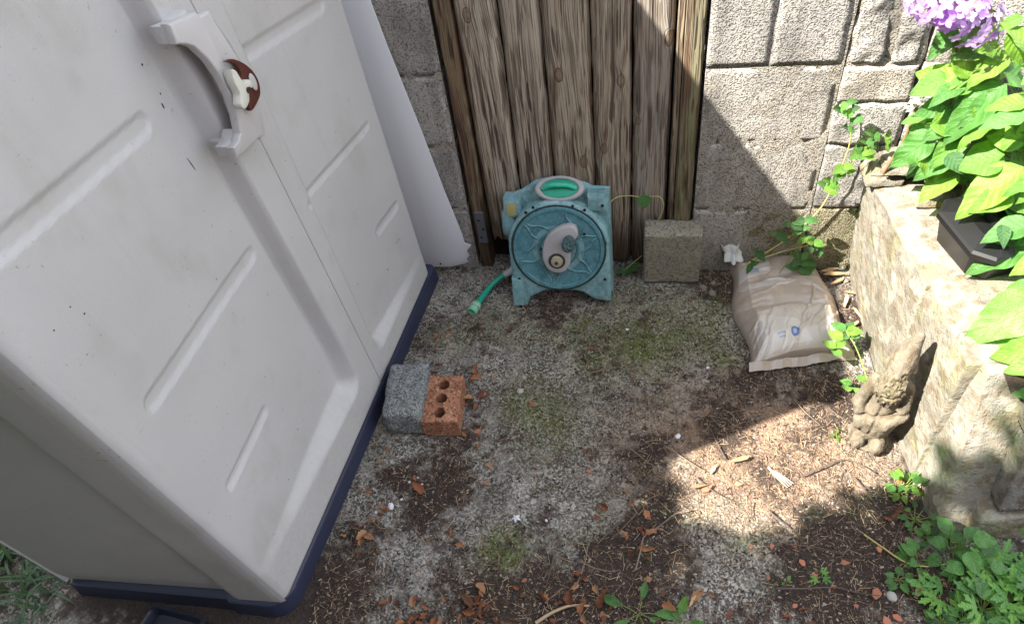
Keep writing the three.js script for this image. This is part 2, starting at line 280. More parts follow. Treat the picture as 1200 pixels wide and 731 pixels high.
// ---------------------------------------------------------------- weathered plank door
const DX = [-0.525, -0.478, -0.366, -0.260, -0.139, -0.034, 0.070, 0.093, 0.138];
{
  const KN = [[-.441, .854, .011], [-.223, .682, .012], [-.169, .404, .012], [-.063, .66, .011], [-.017, .537, .007], [.066, .43, .008], [-.111, .447, .010], [.056, .774, .012], [-.31, 1.02, .01]];
  const W = 0.68, HH = 1.1;
  const T = pair(1024, 2048, W, HH, (u, v) => {
    let x = -0.53 + u * W, y = v * HH, kd = 9, kr = 1;
    let bi = 0; while (bi < 7 && x > DX[bi + 1]) bi++;
    let gx = x; for (const k of KN) { const dx = x - k[0], dy = (y - k[1]) * 0.55, d = Math.hypot(dx, dy) / k[2]; gx += Math.sign(dx) * k[2] * 0.55 * Math.exp(-d * d * 0.25) * (Math.abs(dx) < 1e-4 ? 0 : 1); if (d < kd) { kd = d; kr = k[2]; } }
    const o = bi * 13.7, warp = (fbm(gx * 14 + o, y * 2.2, 3) - 0.5) * 0.03; gx += warp;
    const g1 = fbm(gx * 230 + o, y * 5 + o, 3), g2 = n2(gx * 620 + o, y * 12), g3 = fbm(gx * 60 + o * 2, y * 3.5, 3);
    const ring = Math.abs(((gx * 75 + g3 * 1.6) % 1 + 1) % 1 - 0.5) * 2;
    const crack = Math.max(sstep(0.60, 0.74, n2(gx * 240 + o, y * 9 + o)) * sstep(0.44, 0.58, fbm(gx * 40, y * 5 + o, 2)), .6 * sstep(0.70, 0.86, n2(gx * 460 + o * 3, y * 6.5 + o)), .5 * sstep(.68, .8, n2(gx * 640 + o, y * 11)), .6 * sstep(.62, .76, n2(gx * 330 + 9, y * 16 + o)) * sstep(.5, .62, fbm(gx * 60 + 4, y * 9, 2)));
    let flake = sstep(0.34, 0.62, fbm(gx * 170 + o, y * 8, 4) * 0.62 + fbm(gx * 420 + o, y * 22, 2) * .22 + fbm(x * 30 + o, y * 4, 3) * 0.32 + 0.055 + (bi === 4 || bi === 2 ? 0.03 : 0));
    flake *= sstep(0.05, 0.35, y + 0.25 * g3) * 0.75 + 0.25;
    const tones = [[[.43, .37, .27], [.33, .25, .18]], [[.72, .685, .625], [.33, .21, .145]], [[.71, .675, .62], [.31, .20, .14]], [[.68, .64, .575], [.33, .225, .155]], [[.67, .63, .565], [.32, .215, .145]], [[.60, .58, .55], [.30, .19, .13]], [[.58, .53, .45], [.35, .26, .19]], [[.48, .465, .38], [.36, .28, .21]]][bi];
    let raw = mix3(mix3(tones[1], [.38, .29, .225], .5), [.50, .42, .345], clamp(g1 * 1.1 - 0.1 + (ring - 0.5) * 0.3));
    let top = mix3(tones[0], [.56, .50, .42], clamp((g1 - 0.35) * 1.3));
    if (bi === 0 || bi === 7) { const gr = sstep(0.42, 0.62, fbm(x * 30, y * 6 + 4, 3)); top = mix3(top, [.40, .43, .25], gr * 0.7 * sstep(1.0, 0.15, y)); raw = mix3(raw, [.42, .28, .19], 0.25); flake = sstep(0.3, 0.55, fbm(x * 50, y * 7 + 3, 3)); }
    let c = mix3(raw, top, flake * (0.8 + 0.2 * g2));
    c = mix3(c, [.15, .10, .075], clamp(crack * 0.62 + sstep(0.72, 0.9, g2) * 0.3));
    if (kd < 1.5) { const kk = Math.abs(Math.sin(kd * 5 + g1 * 3)), kc = mix3([.55, .47, .39], [.40, .31, .24], kk * 0.7 + g2 * .3); const ra = sstep(.16, .04, Math.abs(kd - .9 - .25 * (g1 - .5))); c = mix3(c, kc, sstep(1.05, .7, kd) * .7); c = mix3(c, [.25, .18, .13], ra * .55 * sstep(.3, .6, g1 + .15)); }
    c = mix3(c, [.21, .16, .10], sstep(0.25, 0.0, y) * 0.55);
    const h = 0.5 + 0.28 * (g1 - 0.5) + 0.2 * (g2 - 0.5) + 0.22 * flake - 0.4 * crack + (kd < 1 ? 0.1 : kd < 1.25 ? -0.2 : 0);
    return [...c, h];
  });
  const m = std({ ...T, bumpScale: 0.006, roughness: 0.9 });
  M.dark = std({ color: 0x17120e, roughness: 1 });
  const door = thing('wooden_door', 'weathered plank door with flaking paint, knots and a mossy frame', 'door', [-0.19, 0, -0.02]);
  const plank = (name, a, b, y0, z, th, gap, jag) => {
    const x0 = DX[a] + gap, x1 = DX[b] - gap, g = surf(10, 46, (u, v, i) => {
      const e = Math.min(u, 1 - u), x = lerp(x0, x1, u) + (u < .01 || u > .99 ? (fbm(v * 40 + a * 9, u * 3, 2) - .5) * .004 : 0), yb = y0 + jag * (fbm(x * 90 + a, 3, 2) - .3), y = lerp(yb, 1.80, v);
      return [x, y, z - (e < .01 ? th : 0) - 0.002 * Math.exp(-e * 60) + 0.0025 * (fbm(x * 60 + a * 3, y * 4, 2) - .5), x + 0.53, y];
    });
    return wpart(name, g, m, door);
  };
  plank('door_frame', 0, 1, -0.01, -0.006, 0.05, 0.0015, 0); plank('door_frame', 7, 8, -0.01, -0.004, 0.05, -0.006, 0);
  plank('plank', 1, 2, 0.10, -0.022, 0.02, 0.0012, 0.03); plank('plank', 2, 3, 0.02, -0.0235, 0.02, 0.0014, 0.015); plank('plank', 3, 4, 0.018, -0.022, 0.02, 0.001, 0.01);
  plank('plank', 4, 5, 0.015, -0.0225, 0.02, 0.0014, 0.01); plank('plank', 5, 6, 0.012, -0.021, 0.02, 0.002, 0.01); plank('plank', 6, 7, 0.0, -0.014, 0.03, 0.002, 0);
  wpart('ledge', cbox(-0.47, 0.115, -0.062, 0.06, 0.155, -0.044, 0.003), std({ color: srgb(.34, .25, .18), roughness: .95 }), door);
  wpart('door_backing', cbox(-0.53, -0.02, -0.11, 0.145, 1.82, -0.064, 0.002), M.dark, door);
  // galvanised hinge strap
  const galv = std({ color: srgb(.47, .48, .52), roughness: .5, metalness: .6 });
  const hinge = wpart('hinge', cbox(-0.512, 0.105, -0.03, -0.484, 0.232, -0.0005, 0.0008), galv, door);
  for (const y of [.13, .165, .2]) { const s = new THREE.CylinderGeometry(.0035, .0035, .002, 10); s.rotateX(Math.PI / 2); s.translate(-.498 + (y === .165 ? .006 : -.004), y, .0005); wpart('screw', s, std({ color: srgb(.25, .22, .2), roughness: .5, metalness: .7 }), hinge); }
  wpart('strap', cbox(-0.47, 0.112, -0.043, -0.398, 0.152, -0.036, 0.001), std({ color: srgb(.40, .29, .2), roughness: .95 }), door);
}

// ---------------------------------------------------------------- plastic storage shed
const SA = V3(-0.783, 0.06, 1.145), SU = V3(0.114, 0, -0.9935), SV = V3(-0.052, 0.9986, -0.006), SN = V3(0.992, 0.053, 0.114);
const shear = (u, v) => (-0.062 + 0.08 * u * u) * v;
const S = (u, v, n) => { const k = u + shear(clamp(u, 0, 1), v); return [SA.x + SU.x * k + SV.x * v + SN.x * n, SA.y + SV.y * v + SN.y * n, SA.z + SU.z * k + SV.z * v + SN.z * n]; };
{
  const TP = pair(1024, 2048, 1.12, 1.84, (u, v) => {
    const U = u * 1.12, Vv = v * 1.84, a = fbm(U * 6, Vv * 6, 4), b = fbm(U * 60, Vv * 14, 3), f = n2(U * 450, Vv * 450), sp = sstep(0.95, 0.985, n2(U * 210 + 3, Vv * 210)) * sstep(0.45, 0.65, n2(U * 25, Vv * 25)), run = sstep(.55, .8, fbm(U * 75, Vv * 2.2, 3)) * sstep(.35, .6, fbm(U * 5 + 3, Vv * 3, 2)), splash = sstep(.30, .0, Vv + .18 * (fbm(U * 9, 4, 3) - .5)) * sstep(.42, .68, fbm(U * 120, Vv * 120, 3)), scr = sstep(.965, .985, n2(U * 14 + Vv * 160, Vv * 9 - U * 30)) * sstep(.6, .75, n2(U * 9, Vv * 9 + 4));
    let c = mix3([0.70, 0.698, 0.70], [0.735, 0.733, 0.735], clamp(a * 1.4 - 0.2 + (f - .5) * .15));
    c = mix3(c, [0.63, 0.625, 0.60], 0.28 * sstep(0.55, 0.8, fbm(U * 10, Vv * 10, 4)) * b * 1.6);
    c = mix3(c, [0.60, 0.585, 0.54], run * .07 + splash * .14 + scr * .4);
    c = mix3(c, [0.38, 0.36, 0.33], sp * 0.6);
    return [...c, 0.5 + 0.25 * (f - 0.5) + 0.2 * (fbm(U * 34, Vv * 34, 2) - 0.5)];
  });
  const white = std({ ...TP, bumpScale: 0.0009, roughness: 0.55 });
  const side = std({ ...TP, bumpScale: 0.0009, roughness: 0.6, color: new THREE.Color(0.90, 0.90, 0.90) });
  const navy = std({ color: srgb(.165, .185, .27), roughness: .5, bumpMap: TP.bumpMap, bumpScale: .001 });
  const shed = thing('storage_shed', 'tall off-white plastic storage shed with two ribbed doors on a navy base', 'shed', [-1.0, 0, 0.6]);
  const VT = 1.77;
  const seg = (px, py, a, b) => { const dx = b[0] - a[0], dy = b[1] - a[1], t = clamp(((px - a[0]) * dx + (py - a[1]) * dy) / (dx * dx + dy * dy)); return Math.hypot(px - a[0] - t * dx, py - a[1] - t * dy); };
  const rr = (x, y, x0, y0, x1, y1, r) => { const cx = (x0 + x1) / 2, cy = (y0 + y1) / 2, qx = Math.abs(x - cx) - (x1 - x0) / 2 + r, qy = Math.abs(y - cy) - (y1 - y0) / 2 + r; return -(Math.hypot(Math.max(qx, 0), Math.max(qy, 0)) + Math.min(Math.max(qx, qy), 0) - r); };
  const barsL = [[[-.05, 1.083], [.376, 1.022], .021], [[.047, .691], [.452, .648], .019], [[.062, .389], [.244, .379], .014], [[.06, 1.42], [.36, 1.40], .02]];
  const barsR = [[[.69, .973], [.975, .929], .017], [[.648, .624], [.994, .596], .011], [[.885, .335], [1.0, .326], .015], [[.70, 1.33], [.99, 1.30], .018]];
  const groove = (d, hw) => sstep(hw, hw - 0.007, d);
  function doorN(um, v, right) {
    let n = 0;
    if (!right) {
      const ug = 0.548 - 0.05 * v, d = rr(um, v, -0.6, 0.098 + 0.03 * (um < .53 ? (0.53 - um) / .5 : 0), ug, 1.52, 0.055);
      const deep = 0.046 * sstep(-0.1, 0.55, um);
      n -= deep * sstep(0, lerp(0.02, 0.05, sstep(.3, .1, v)), d);
      for (const b of barsL) n -= 0.0055 * groove(seg(um, v, b[0], b[1]), b[2]);
      
    } else {
      const d = rr(um, v, 0.652, 0.078, 1.8, 1.52, 0.05);
      n -= 0.030 * sstep(1.10, 0.60, um) * sstep(0, 0.035, d);
      for (const b of barsR) n -= 0.005 * groove(seg(um, v, b[0], b[1]), b[2]);
    }
    return n;
  }
  function door(u0, u1, right) {
    const us = [], vs = []; for (let u = u0; u < u1 - .002; u += .005) us.push(u); us.push(u1);
    for (let v = 0.004; v < 1.34; v += .0055) vs.push(v); for (let v = 1.34; v <= VT; v += .02) vs.push(v);
    const R = 0.03;
    const edge = (u, v) => { let n = 0; if (!right && u < u0 + R) { const t = (u0 + R - u) / R; n -= R * (1 - Math.sqrt(Math.max(0, 1 - t * t))); } if (right && u > u1 - .02) { const t = (u - u1 + .02) / .02; n -= .02 * (1 - Math.sqrt(Math.max(0, 1 - t * t))); } const eb = v - 0.004; if (eb < .012) n -= .012 * (1 - Math.sqrt(Math.max(0, 1 - (1 - eb / .012) ** 2))); const es = right ? 1 : u1 - u; if (es < .004) n -= .0012 * (1 - es / .004); if (right) n -= .0012; return n; };
    const X = [us[0], ...us, us.at(-1)], Z = [vs[0], ...vs, vs.at(-1)], nu = X.length - 1, nv = Z.length - 1;
    return surf(nu, nv, (a, b, i, j) => {
      const u = X[i], v = Z[j], um = u + shear(clamp(u, 0, 1), v), skirt = i === 0 || j === 0 || i === nu || j === nv;
      const n = skirt ? -0.06 : doorN(um, v, right) + edge(u, v);
      return [...S(u, v, n), u, v];
    });
  }
  const dl = wpart('door', door(-0.026, 0.6147, false), white, shed), dr = wpart('door', door(0.612, 1.058, true), white, shed);
  dl.userData.label = 'near shed door with overlapping centre stile'; dr.userData.label = 'far shed door nearer the block wall';
  // side, back and far walls: the side runs from the near corner away to the left
  const SW = [-0.9998, 0, 0.017];
  const D = (w, v, out, u = -0.012) => { const q = S(u, v, -0.034); return [q[0] + SW[0] * w + out * 0.017, q[1], q[2] + SW[2] * w + out]; };
  const vsN = 40, post = surf(14, vsN, (a, b) => { const w = -0.028 + a * 0.135, e = Math.min(1, (1 - a) * 9); return [...D(w, b * VT + 0.003, a > .985 ? -0.012 : 0.012 - 0.006 * (1 - e) - (a < .02 ? .006 : 0)), w, b * VT]; });
  wpart('corner_post', post, side, shed);
  const sp = surf(60, 90, (a, b) => { const w = 0.10 + a * 0.44, v = b * VT; return [...D(w, v, -0.004 + 0.002 * Math.sin(a * 40) * 0 - 0.006 * sstep(.03, 0, b)), w, v]; });
  wpart('side_panel', sp, side, shed);
  const bL = D(0.54, 0, 0), bR = S(1.05, 0, -0.5), bN = (q, v) => [q[0] + SV.x * v, q[1] + v, q[2] + SV.z * v - (q === bL ? -0.055 * v : 0)];
  wpart('back_panel', surf(2, 4, (a, b) => { const q = [lerp(bL[0], bR[0], a), bL[1], lerp(bL[2], bR[2], a)]; return [q[0] + SV.x * b * VT, q[1] + b * VT, q[2] + (1 - a) * 0.055 * b * VT, a, b * VT]; }), side, shed);
  wpart('side_panel', surf(8, 20, (a, b) => { const q = S(1.056, b * VT, -0.03 - a * 0.47); return [...q, a * .5, b * VT]; }), side, shed);
  void bN;
  // roof
  const rf = [[-0.035, 0.012], [1.07, 0.012], [1.07, -0.54], [-0.035, -0.57]];
  const ring = (v, k) => rf.map(([u, n]) => S(0.5 + (u - .5) * k, v, -0.28 + (n + .28) * k));
  wpart('roof', boxUV(loft([ring(VT - .03, 1), ring(VT + .03, 1.005), ring(VT + .05, .96)], .5)), navy, shed);
  // base plinth: rounded footprint
  const fp = [], arc = (cx, cz, r, a0, a1) => { for (let k = 0; k <= 8; k++) { const a = lerp(a0, a1, k / 8); fp.push([cx + r * Math.cos(a), cz + r * Math.sin(a)]); } };
  arc(-0.678, 0.062, 0.02, -Math.PI / 2, 0.1); arc(-0.843, 1.115, 0.062, 0.12, Math.PI / 2); fp.push([-0.93, 1.176], [-0.94, 1.168]); arc(-1.34, 1.148, 0.02, Math.PI / 2, Math.PI); arc(-1.2, 0.06, 0.02, Math.PI, Math.PI * 1.5);
  const cxm = -1.02, czm = 0.62, br = (y, k) => fp.map(([x, z]) => [cxm + (x - cxm) * k, y, czm + (z - czm) * (1 + (k - 1) * .55)]);
  wpart('base', boxUV(loft([br(-0.01, 1.01), br(0.04, 1.0), br(0.052, 0.992), br(0.056, 0.975)], .7)), navy, shed);
  // handle: bowed cover over the meeting doors with a hand hole cut in its near side
  const HO = [[.449, 1.155], [.520, 1.139], [.523, 1.130], [.549, 1.127], [.561, 1.066], [.569, .994], [.573, .938], [.558, .871], [.538, .874], [.537, .880], [.475, .886], [.452, .894], [.450, .918], [.470, .918], [.483, .926], [.492, .957], [.496, .998], [.494, 1.039], [.486, 1.073], [.473, 1.103], [.461, 1.114], [.443, 1.124]];
  const toS = (u, v, n) => { const f = n; return S(u - shear(clamp(u, 0, 1), v), v, f); };
  const hg = extrude(shapeOf(HO.map(([u, v]) => [u + .004, v])), 0.010, 0.005, 6, 3); hg.translate(0, 0, 0.037);
  const bow = (u, v) => -0.014 * ((v - 1.02) / 0.14) ** 2;
  const hand = wpart('handle', boxUV(mapGeo(hg, (u, v, n) => toS(u, v, n + bow(u, v)), .5)), std({ ...TP, bumpScale: .0006, roughness: .42, color: new THREE.Color(1.0, .985, .985) }), shed);
  const leg = (a, b, c, d) => { const g = extrude(shapeOf([[a, b], [c, b], [c, d], [a, d]]), 0.05, 0.004); g.translate(0, 0, -0.02); return mapGeo(g, (u, v, n) => toS(u, v, n + bow(u, v) * .6), .5); };
  const tab = (P) => { const g = extrude(shapeOf(P), 0.026, 0.004); g.translate(0, 0, 0.012); return mapGeo(g, (u, v, n) => toS(u + .003, v, n + bow(u, v)), .5); };
  wpart('handle_foot', boxUV(merge([tab([[.449, 1.152], [.49, 1.144], [.484, 1.118], [.462, 1.115], [.446, 1.124]]), tab([[.455, .896], [.49, .890], [.492, .93], [.476, .918], [.453, .918]]), tab([[.53, .876], [.556, .874], [.571, .938], [.566, .998], [.558, 1.066], [.547, 1.124], [.53, 1.128]]), leg(.484, 1.126, .52, 1.146), leg(.480, .892, .545, .912), leg(.53, .885, .560, 1.118)])), white, shed);
  // lock: maroon keyed disc, white thumb lever
  const locks = [[.526, 1.052], [.545, 1.046], [.568, 1.024], [.582, 1.0], [.585, .978], [.577, .960], [.563, .953], [.536, .949], [.529, .957], [.545, .985], [.535, 1.0], [.548, 1.015], [.545, 1.035]];
  const lk = extrude(shapeOf(locks, true), .006, .002, 4); lk.translate(0, 0, .053);
  const lock = wpart('lock_disc', mapGeo(lk, (u, v, n) => toS(u - .008, v, n), .5), std({ color: srgb(.30, .12, .10), roughness: .55 }), shed);
  const bean = new THREE.SphereGeometry(1, 14, 8); bean.scale(.009, .017, .003); wpart('lock_window', mapGeo(bean, (u, v, n) => toS(u + .558, v + .988, n + .063)), white, lock);
  const lev = [[.512, 1.045], [.524, 1.036], [.530, 1.012], [.548, 1.004], [.550, .990], [.534, .988], [.522, .975], [.503, .972], [.497, .985], [.508, 1.0], [.507, 1.022]];
  const lg = extrude(shapeOf(lev, true), .012, .003, 4); lg.translate(0, 0, .058);
  wpart('thumb_lever', mapGeo(lg, (u, v, n) => toS(u - .008, v, n), .5), std({ color: srgb(.80, .80, .76), roughness: .4 }), shed);
  const pv = new THREE.CylinderGeometry(.0055, .0055, .004, 14); pv.rotateX(Math.PI / 2); wpart('pivot', mapGeo(pv, (u, v, n) => toS(u + .523, v + .993, n + .075), .5), std({ color: srgb(.22, .12, .1), roughness: .5 }), shed);
  // scuffs and scratches
  const mk = [[.441, 1.093, .003, .003], [.437, 1.017, .0022, .008], [.446, 1.035, .002, .003], [.428, .9, .0012, .022], [.0, .93, .002, .002], [.055, .905, .0025, .002], [.044, .932, .002, .0015], [.33, .7, .0018, .0018], [.86, .21, .002, .004], [.3, .23, .002, .003], [.19, .19, .002, .002], [.94, .24, .006, .0012], [.955, .238, .006, .0012]];
  wpart('scuff', merge(mk.map(([u, v, a, b]) => { const s = new THREE.SphereGeometry(1, 8, 5); s.scale(a * .7, b * .75, .0007); s.rotateZ(b > .01 ? .12 : 0); return mapGeo(s, (x, y, n) => toS(x + u, y + v, n + doorN(u, v, u > .62) + .0006)); })), std({ color: srgb(.27, .22, .22), roughness: .9 }), shed);
}

// ---------------------------------------------------------------- white sheet between shed and wall
{
  const p = thing('plastic_sheet', 'thin white sheet with a ragged torn edge wedged between shed and block wall', 'panel', [-0.75, 0, 0.013]);
  const o = [[-1.05, 0.012], [-.66, .012], [-.62, .012], [-.572, .028], [-.557, .036], [-.562, .047], [-.550, .062], [-.554, .085], [-.538, .108], [-.556, .118], [-.558, .15], [-.586, .33], [-.615, .55], [-.652, .8], [-.668, .93], [-.72, 1.35], [-1.05, 1.35]];
  const g = extrude(shapeOf(o), .004, .0006); g.translate(0, 0, .011);
  mapGeo(g, (x, y, z) => [x, y, z], .4);
  wpart('sheet', boxUV(g), std({ color: srgb(.82, .83, .85), roughness: .5 }), p);
  const s = new THREE.CylinderGeometry(.003, .003, .002, 10); s.rotateX(Math.PI / 2); s.translate(-.648, .035, .0245); wpart('nail_hole', s, M.dark, p);
}

// ---------------------------------------------------------------- rubble retaining wall
const TS = pair(1024, 1024, 0.7, 0.7, (u, v) => {
  const a = fbm(u * 5, v * 5, 5, 5), b = fbm(u * 40, v * 40, 3, 40), f = n2(u * 330, v * 330, 330), l = fbm(u * 8 + 3, v * 22, 3, 22), pit = sstep(0.36, 0.22, fbm(u * 90, v * 90, 2, 90));
  let c = mix3([0.56, 0.54, 0.495], [0.68, 0.665, 0.625], clamp(a * 1.5 - 0.25 + (f - .5) * .25));
  c = mix3(c, [0.62, 0.50, 0.375], 0.2 * sstep(0.45, 0.8, l));
  c = mix3(c, [0.46, 0.44, 0.40], 0.55 * sstep(0.55, 0.75, fbm(u * 13 + 5, v * 13, 4, 13)));
  c = mix3(c, [0.56, 0.55, 0.36], 0.42 * sstep(0.56, 0.74, fbm(u * 11, v * 11 + 7, 4, 11)));
  c = mix3(c, [0.80, 0.78, 0.72], 0.6 * sstep(0.68, 0.8, fbm(u * 16 + 8, v * 16, 3, 16)));
  c = mix3(c, [0.42, 0.38, 0.32], pit * 0.16);
  const st = fbm(u * 26 - v * 8, v * 34 + u * 8, 3); c = mix3(c, [.47, .41, .33], .55 * sstep(.55, .75, st));
  return [...c, 0.5 + 0.55 * (b - 0.5) + 0.16 * (f - 0.5) + 0.3 * (a - .5) - 0.12 * pit + .3 * (st - .5)];
});
M.sand = std({ ...TS, bumpScale: .007, roughness: .95, color: new THREE.Color(.62, .61, .59) });
M.grey = std({ ...TS, bumpScale: .007, roughness: .95, color: new THREE.Color(.68, .68, .67) });
M.dkgrey = std({ ...TS, bumpScale: .008, roughness: .95, color: new THREE.Color(.5, .51, .53) });
{
  const w = thing('stone_wall', 'low sandstone rubble retaining wall with a hydrangea growing above it', 'wall', [0.75, 0, 0.4]);
  const st = (C, m, n = 26, round = .35, amp = .012, freq = 9, seed = 0) => wpart('stone', boxUV(boulder(C, n, round, amp, freq, seed), seed, seed * .3), m, w);
  // corner order: x bit, y bit (top), z bit (front)
  st([[.612, -.06, -.01], [.95, -.06, .01], [.572, .405, .008], [.95, .41, .012], [.625, -.06, .47], [.95, -.06, .47], [.635, .415, .46], [.95, .45, .47]], M.sand, 52, .30, .010, 6, 1);
  st([[.618, -.06, .27], [.97, -.06, .27], [.630, .41, .27], [.97, .44, .27], [.650, -.06, .72], [.97, -.06, .70], [.668, .41, .68], [.97, .43, .68]], M.sand, 52, .28, .011, 6, 4);
  st([[.652, -.06, .62], [.93, -.06, .60], [.668, .43, .60], [.80, .425, .58], [.672, -.06, .875], [.86, -.06, .86], [.715, .40, .685], [.80, .40, .69]], M.grey, 52, .2, .009, 6, 9);
  st([[.78, .10, .60], [1.05, .09, .58], [.80, .27, .60], [1.05, .29, .58], [.775, .10, .855], [1.05, .10, .80], [.795, .27, .80], [1.05, .28, .75]], M.dkgrey, 26, .2, .009, 8, 14);
  st([[.74, -.06, .60], [1.1, -.06, .58], [.76, .10, .60], [1.1, .09, .58], [.73, -.06, .875], [1.1, -.06, .82], [.75, .085, .865], [1.1, .09, .80]], M.grey, 26, .2, .012, 9, 19);
  st([[.785, .28, .5], [1.1, .28, .5], [.785, .44, .5], [1.1, .44, .5], [.785, .28, .78], [1.1, .28, .76], [.78, .425, .70], [1.1, .43, .70]], M.grey, 26, .22, .016, 9, 23);
  st([[1.06, -.06, .5], [1.5, -.06, .5], [1.08, .22, .5], [1.5, .22, .5], [1.06, -.06, .83], [1.5, -.06, .85], [1.07, .21, .77], [1.5, .21, .78]], M.sand, 20, .22, .016, 9, 31);
  st([[1.1, .22, .5], [1.55, .22, .5], [1.1, .43, .5], [1.5, .42, .5], [1.1, .22, .78], [1.5, .22, .78], [1.1, .42, .72], [1.5, .42, .72]], M.grey, 20, .22, .016, 9, 37);
  for (const [x0, x1, y, h, z0, z1, s] of [[.565, .66, .405, .022, .008, .10, 41], [.575, .68, .428, .018, .006, .085, 43], [.60, .72, .447, .02, .008, .11, 47], [.70, .80, .425, .03, .02, .13, 49], [.66, .76, .42, .018, .13, .2, 53]])
    st([[x0, y, z0], [x1, y, z0], [x0 + .01, y + h, z0], [x1, y + h, z0], [x0, y, z1], [x1, y, z1], [x0 + .01, y + h, z1 - .01], [x1, y + h, z1]], M.sand, 14, .25, .006, 22, s);
  const bed = surf(50, 30, (a, b) => { const x = .74 + a * 1.6, z = .74 - b * .735; return [x, .395 + .03 * (fbm(x * 9, z * 9, 4) - .5) + .02 * sstep(.74, 1, x), z, x * 2, z * 2]; });
  struct('soil_bed', bed, std({ color: srgb(.27, .21, .17), roughness: 1, bumpMap: TS.bumpMap, bumpScale: .02 }));
}

// ---------------------------------------------------------------- hose reel
{
  const O = V3(-.235, 0, .165), UP = V3(0, .963, -.27), NN = V3(0, .27, .963), ZB = -.0115;
  const R = (a, b, f) => [O.x + a, Math.max(0.001, UP.y * b + NN.y * f), Math.max(ZB + (f + .13) * .02, O.z + UP.z * b + NN.z * f)];
  const TR = pair(512, 512, .3, .3, (u, v) => {
    const a = fbm(u * 7, v * 7, 4, 7), f = n2(u * 140, v * 140, 140), b = fbm(u * 40, v * 40, 3, 40);
    let c = mix3([.38, .555, .58], [.52, .67, .69], clamp(a * 1.4 - .2 + (f - .5) * .25));
    c = mix3(c, [.63, .70, .73], .5 * sstep(.55, .75, b)); c = mix3(c, [.33, .39, .38], .35 * sstep(.56, .72, fbm(u * 26 + 3, v * 26, 3, 26)));
    return [...c, .5 + .4 * (b - .5) + .2 * (f - .5)];
  });
  const body = std({ ...TR, bumpScale: .0016, roughness: .6 }), disc = std({ ...TR, bumpScale: .0016, roughness: .55, color: new THREE.Color(.42, .63, .69) }), pale = std({ ...TR, bumpScale: .001, roughness: .55, color: new THREE.Color(1, 1, 1), map: null });
  pale.color.copy(srgb(.65, .645, .65));
  const black = std({ color: srgb(.06, .06, .06), roughness: .7 });
  const t = thing('hose_reel', 'faded blue-green garden hose reel with grey crank and green carrying handle', 'hose reel', [-.235, 0, .07]);
  const put = (name, g, m, crease, par = t) => wpart(name, boxUV(mapGeo(g, R, crease)), m, par);
  // rear frame with shoulders
  const rear = [[-.160, 0], [-.172, .20], [-.176, .25], [-.172, .30], [-.158, .335], [-.135, .350], [-.118, .356], [-.075, .385], [-.02, .398], [.03, .392], [.07, .376], [.09, .366], [.138, .362], [.142, .30], [.146, .12], [.15, 0]];
  const g1 = extrude(shapeOf(rear), .05, .012, 6, 3); g1.translate(0, 0, -.125);
  const front = [[-.150, 0], [-.112, 0], [-.100, .03], [-.045, .058], [0, .064], [.06, .05], [.098, .022], [.142, .02], [.146, .06], [.142, .2]];
  for (let k = 1; k < 14; k++) { const a = Math.PI * k / 14; front.push([-.0075 + .152 * Math.cos(a), .20 + .152 * Math.sin(a)]); } front.push([-.158, .2], [-.154, .12]);
  const g2 = extrude(shapeOf(front), .10, .012, 6, 3); g2.translate(0, 0, -.104);
  // foot and shoulder mouldings
  const blockAt = (a0, b0, a1, b1, f0, f1, bv = .006) => { const g = extrude(shapeOf([[a0, b0], [a1, b0], [a1, b1], [a0, b1]]), f1 - f0, bv, 3, 2); g.translate(0, 0, f0); return g; };
  const shoulderR = blockAt(.078, .315, .140, .362, -.09, -.012, .01), shoulderL = blockAt(-.170, .285, -.118, .345, -.10, -.03, .012);
  const bulge = new THREE.CapsuleGeometry(.022, .05, 6, 12); bulge.translate(-.158, .265, -.04);
  const footL = blockAt(-.155, .005, -.118, .10, -.01, .012, .008), footR = blockAt(.115, .02, .146, .10, -.03, -.004, .006);
  put('body', merge([g1, g2, shoulderR, shoulderL, bulge, footL, footR]), body, .55);
  // drum cover with raised rim, hub ring and moulded ribs
  const prof = [[0, .006], [.052, .006], [.055, .012], [.060, .012], [.063, .007], [.090, .009], [.122, .011], [.125, .016], [.133, .016], [.136, .010], [.137, -.004]].map((p) => new THREE.Vector2(...p));
  const lid = new THREE.LatheGeometry(prof, 56); lid.rotateX(Math.PI / 2); lid.translate(-.0075, .2015, 0);
  const cover = put('drum_cover', lid, disc, .5);
  const ribM = std({ ...TR, bumpScale: .0016, roughness: .55, color: new THREE.Color(.54, .74, .79) });
  for (let k = 0; k < 6; k++) {
    const a = k * Math.PI / 3 + .25, pt = (r, d) => [-.0075 + r * Math.cos(a + d), .2015 + r * Math.sin(a + d), .0105];
    put('rib', merge([tube([pt(.068, -.42), pt(.092, -.16), pt(.106, .02), pt(.122, .06)], .0030, 10, 5), tube([pt(.066, .30), pt(.09, .26), pt(.112, .14), pt(.123, .12)], .0030, 10, 5)]), ribM, 0, cover);
  }
  const sm = new THREE.TorusGeometry(.1385, .0026, 6, 60); sm.translate(-.0075, .2015, .010); put('rim_seam', sm, std({ color: srgb(.17, .22, .23), roughness: .9 }), 0, cover);
  // crank: comma-shaped arm, hub bolt and stub knob
  const cp = [[.034, .300], [.050, .292], [.056, .272], [.050, .255], [.036, .238], [.030, .218], [.032, .195], [.030, .172], [.016, .150], [-.006, .143], [-.030, .150], [-.046, .175], [-.050, .204], [-.044, .238], [-.028, .268], [.004, .292]].map(([a, b]) => [a - .003, b - .009]);
  const cg = extrude(shapeOf(cp, true), .014, .006, 4, 3); cg.translate(0, 0, .018);
  const crank = put('crank', cg, pale, .6);
  const cyl = (r0, r1, h, a, b, f, s = 24) => { const g = new THREE.CylinderGeometry(r0, r1, h, s); g.rotateX(Math.PI / 2); g.translate(a, b, f); return g; };
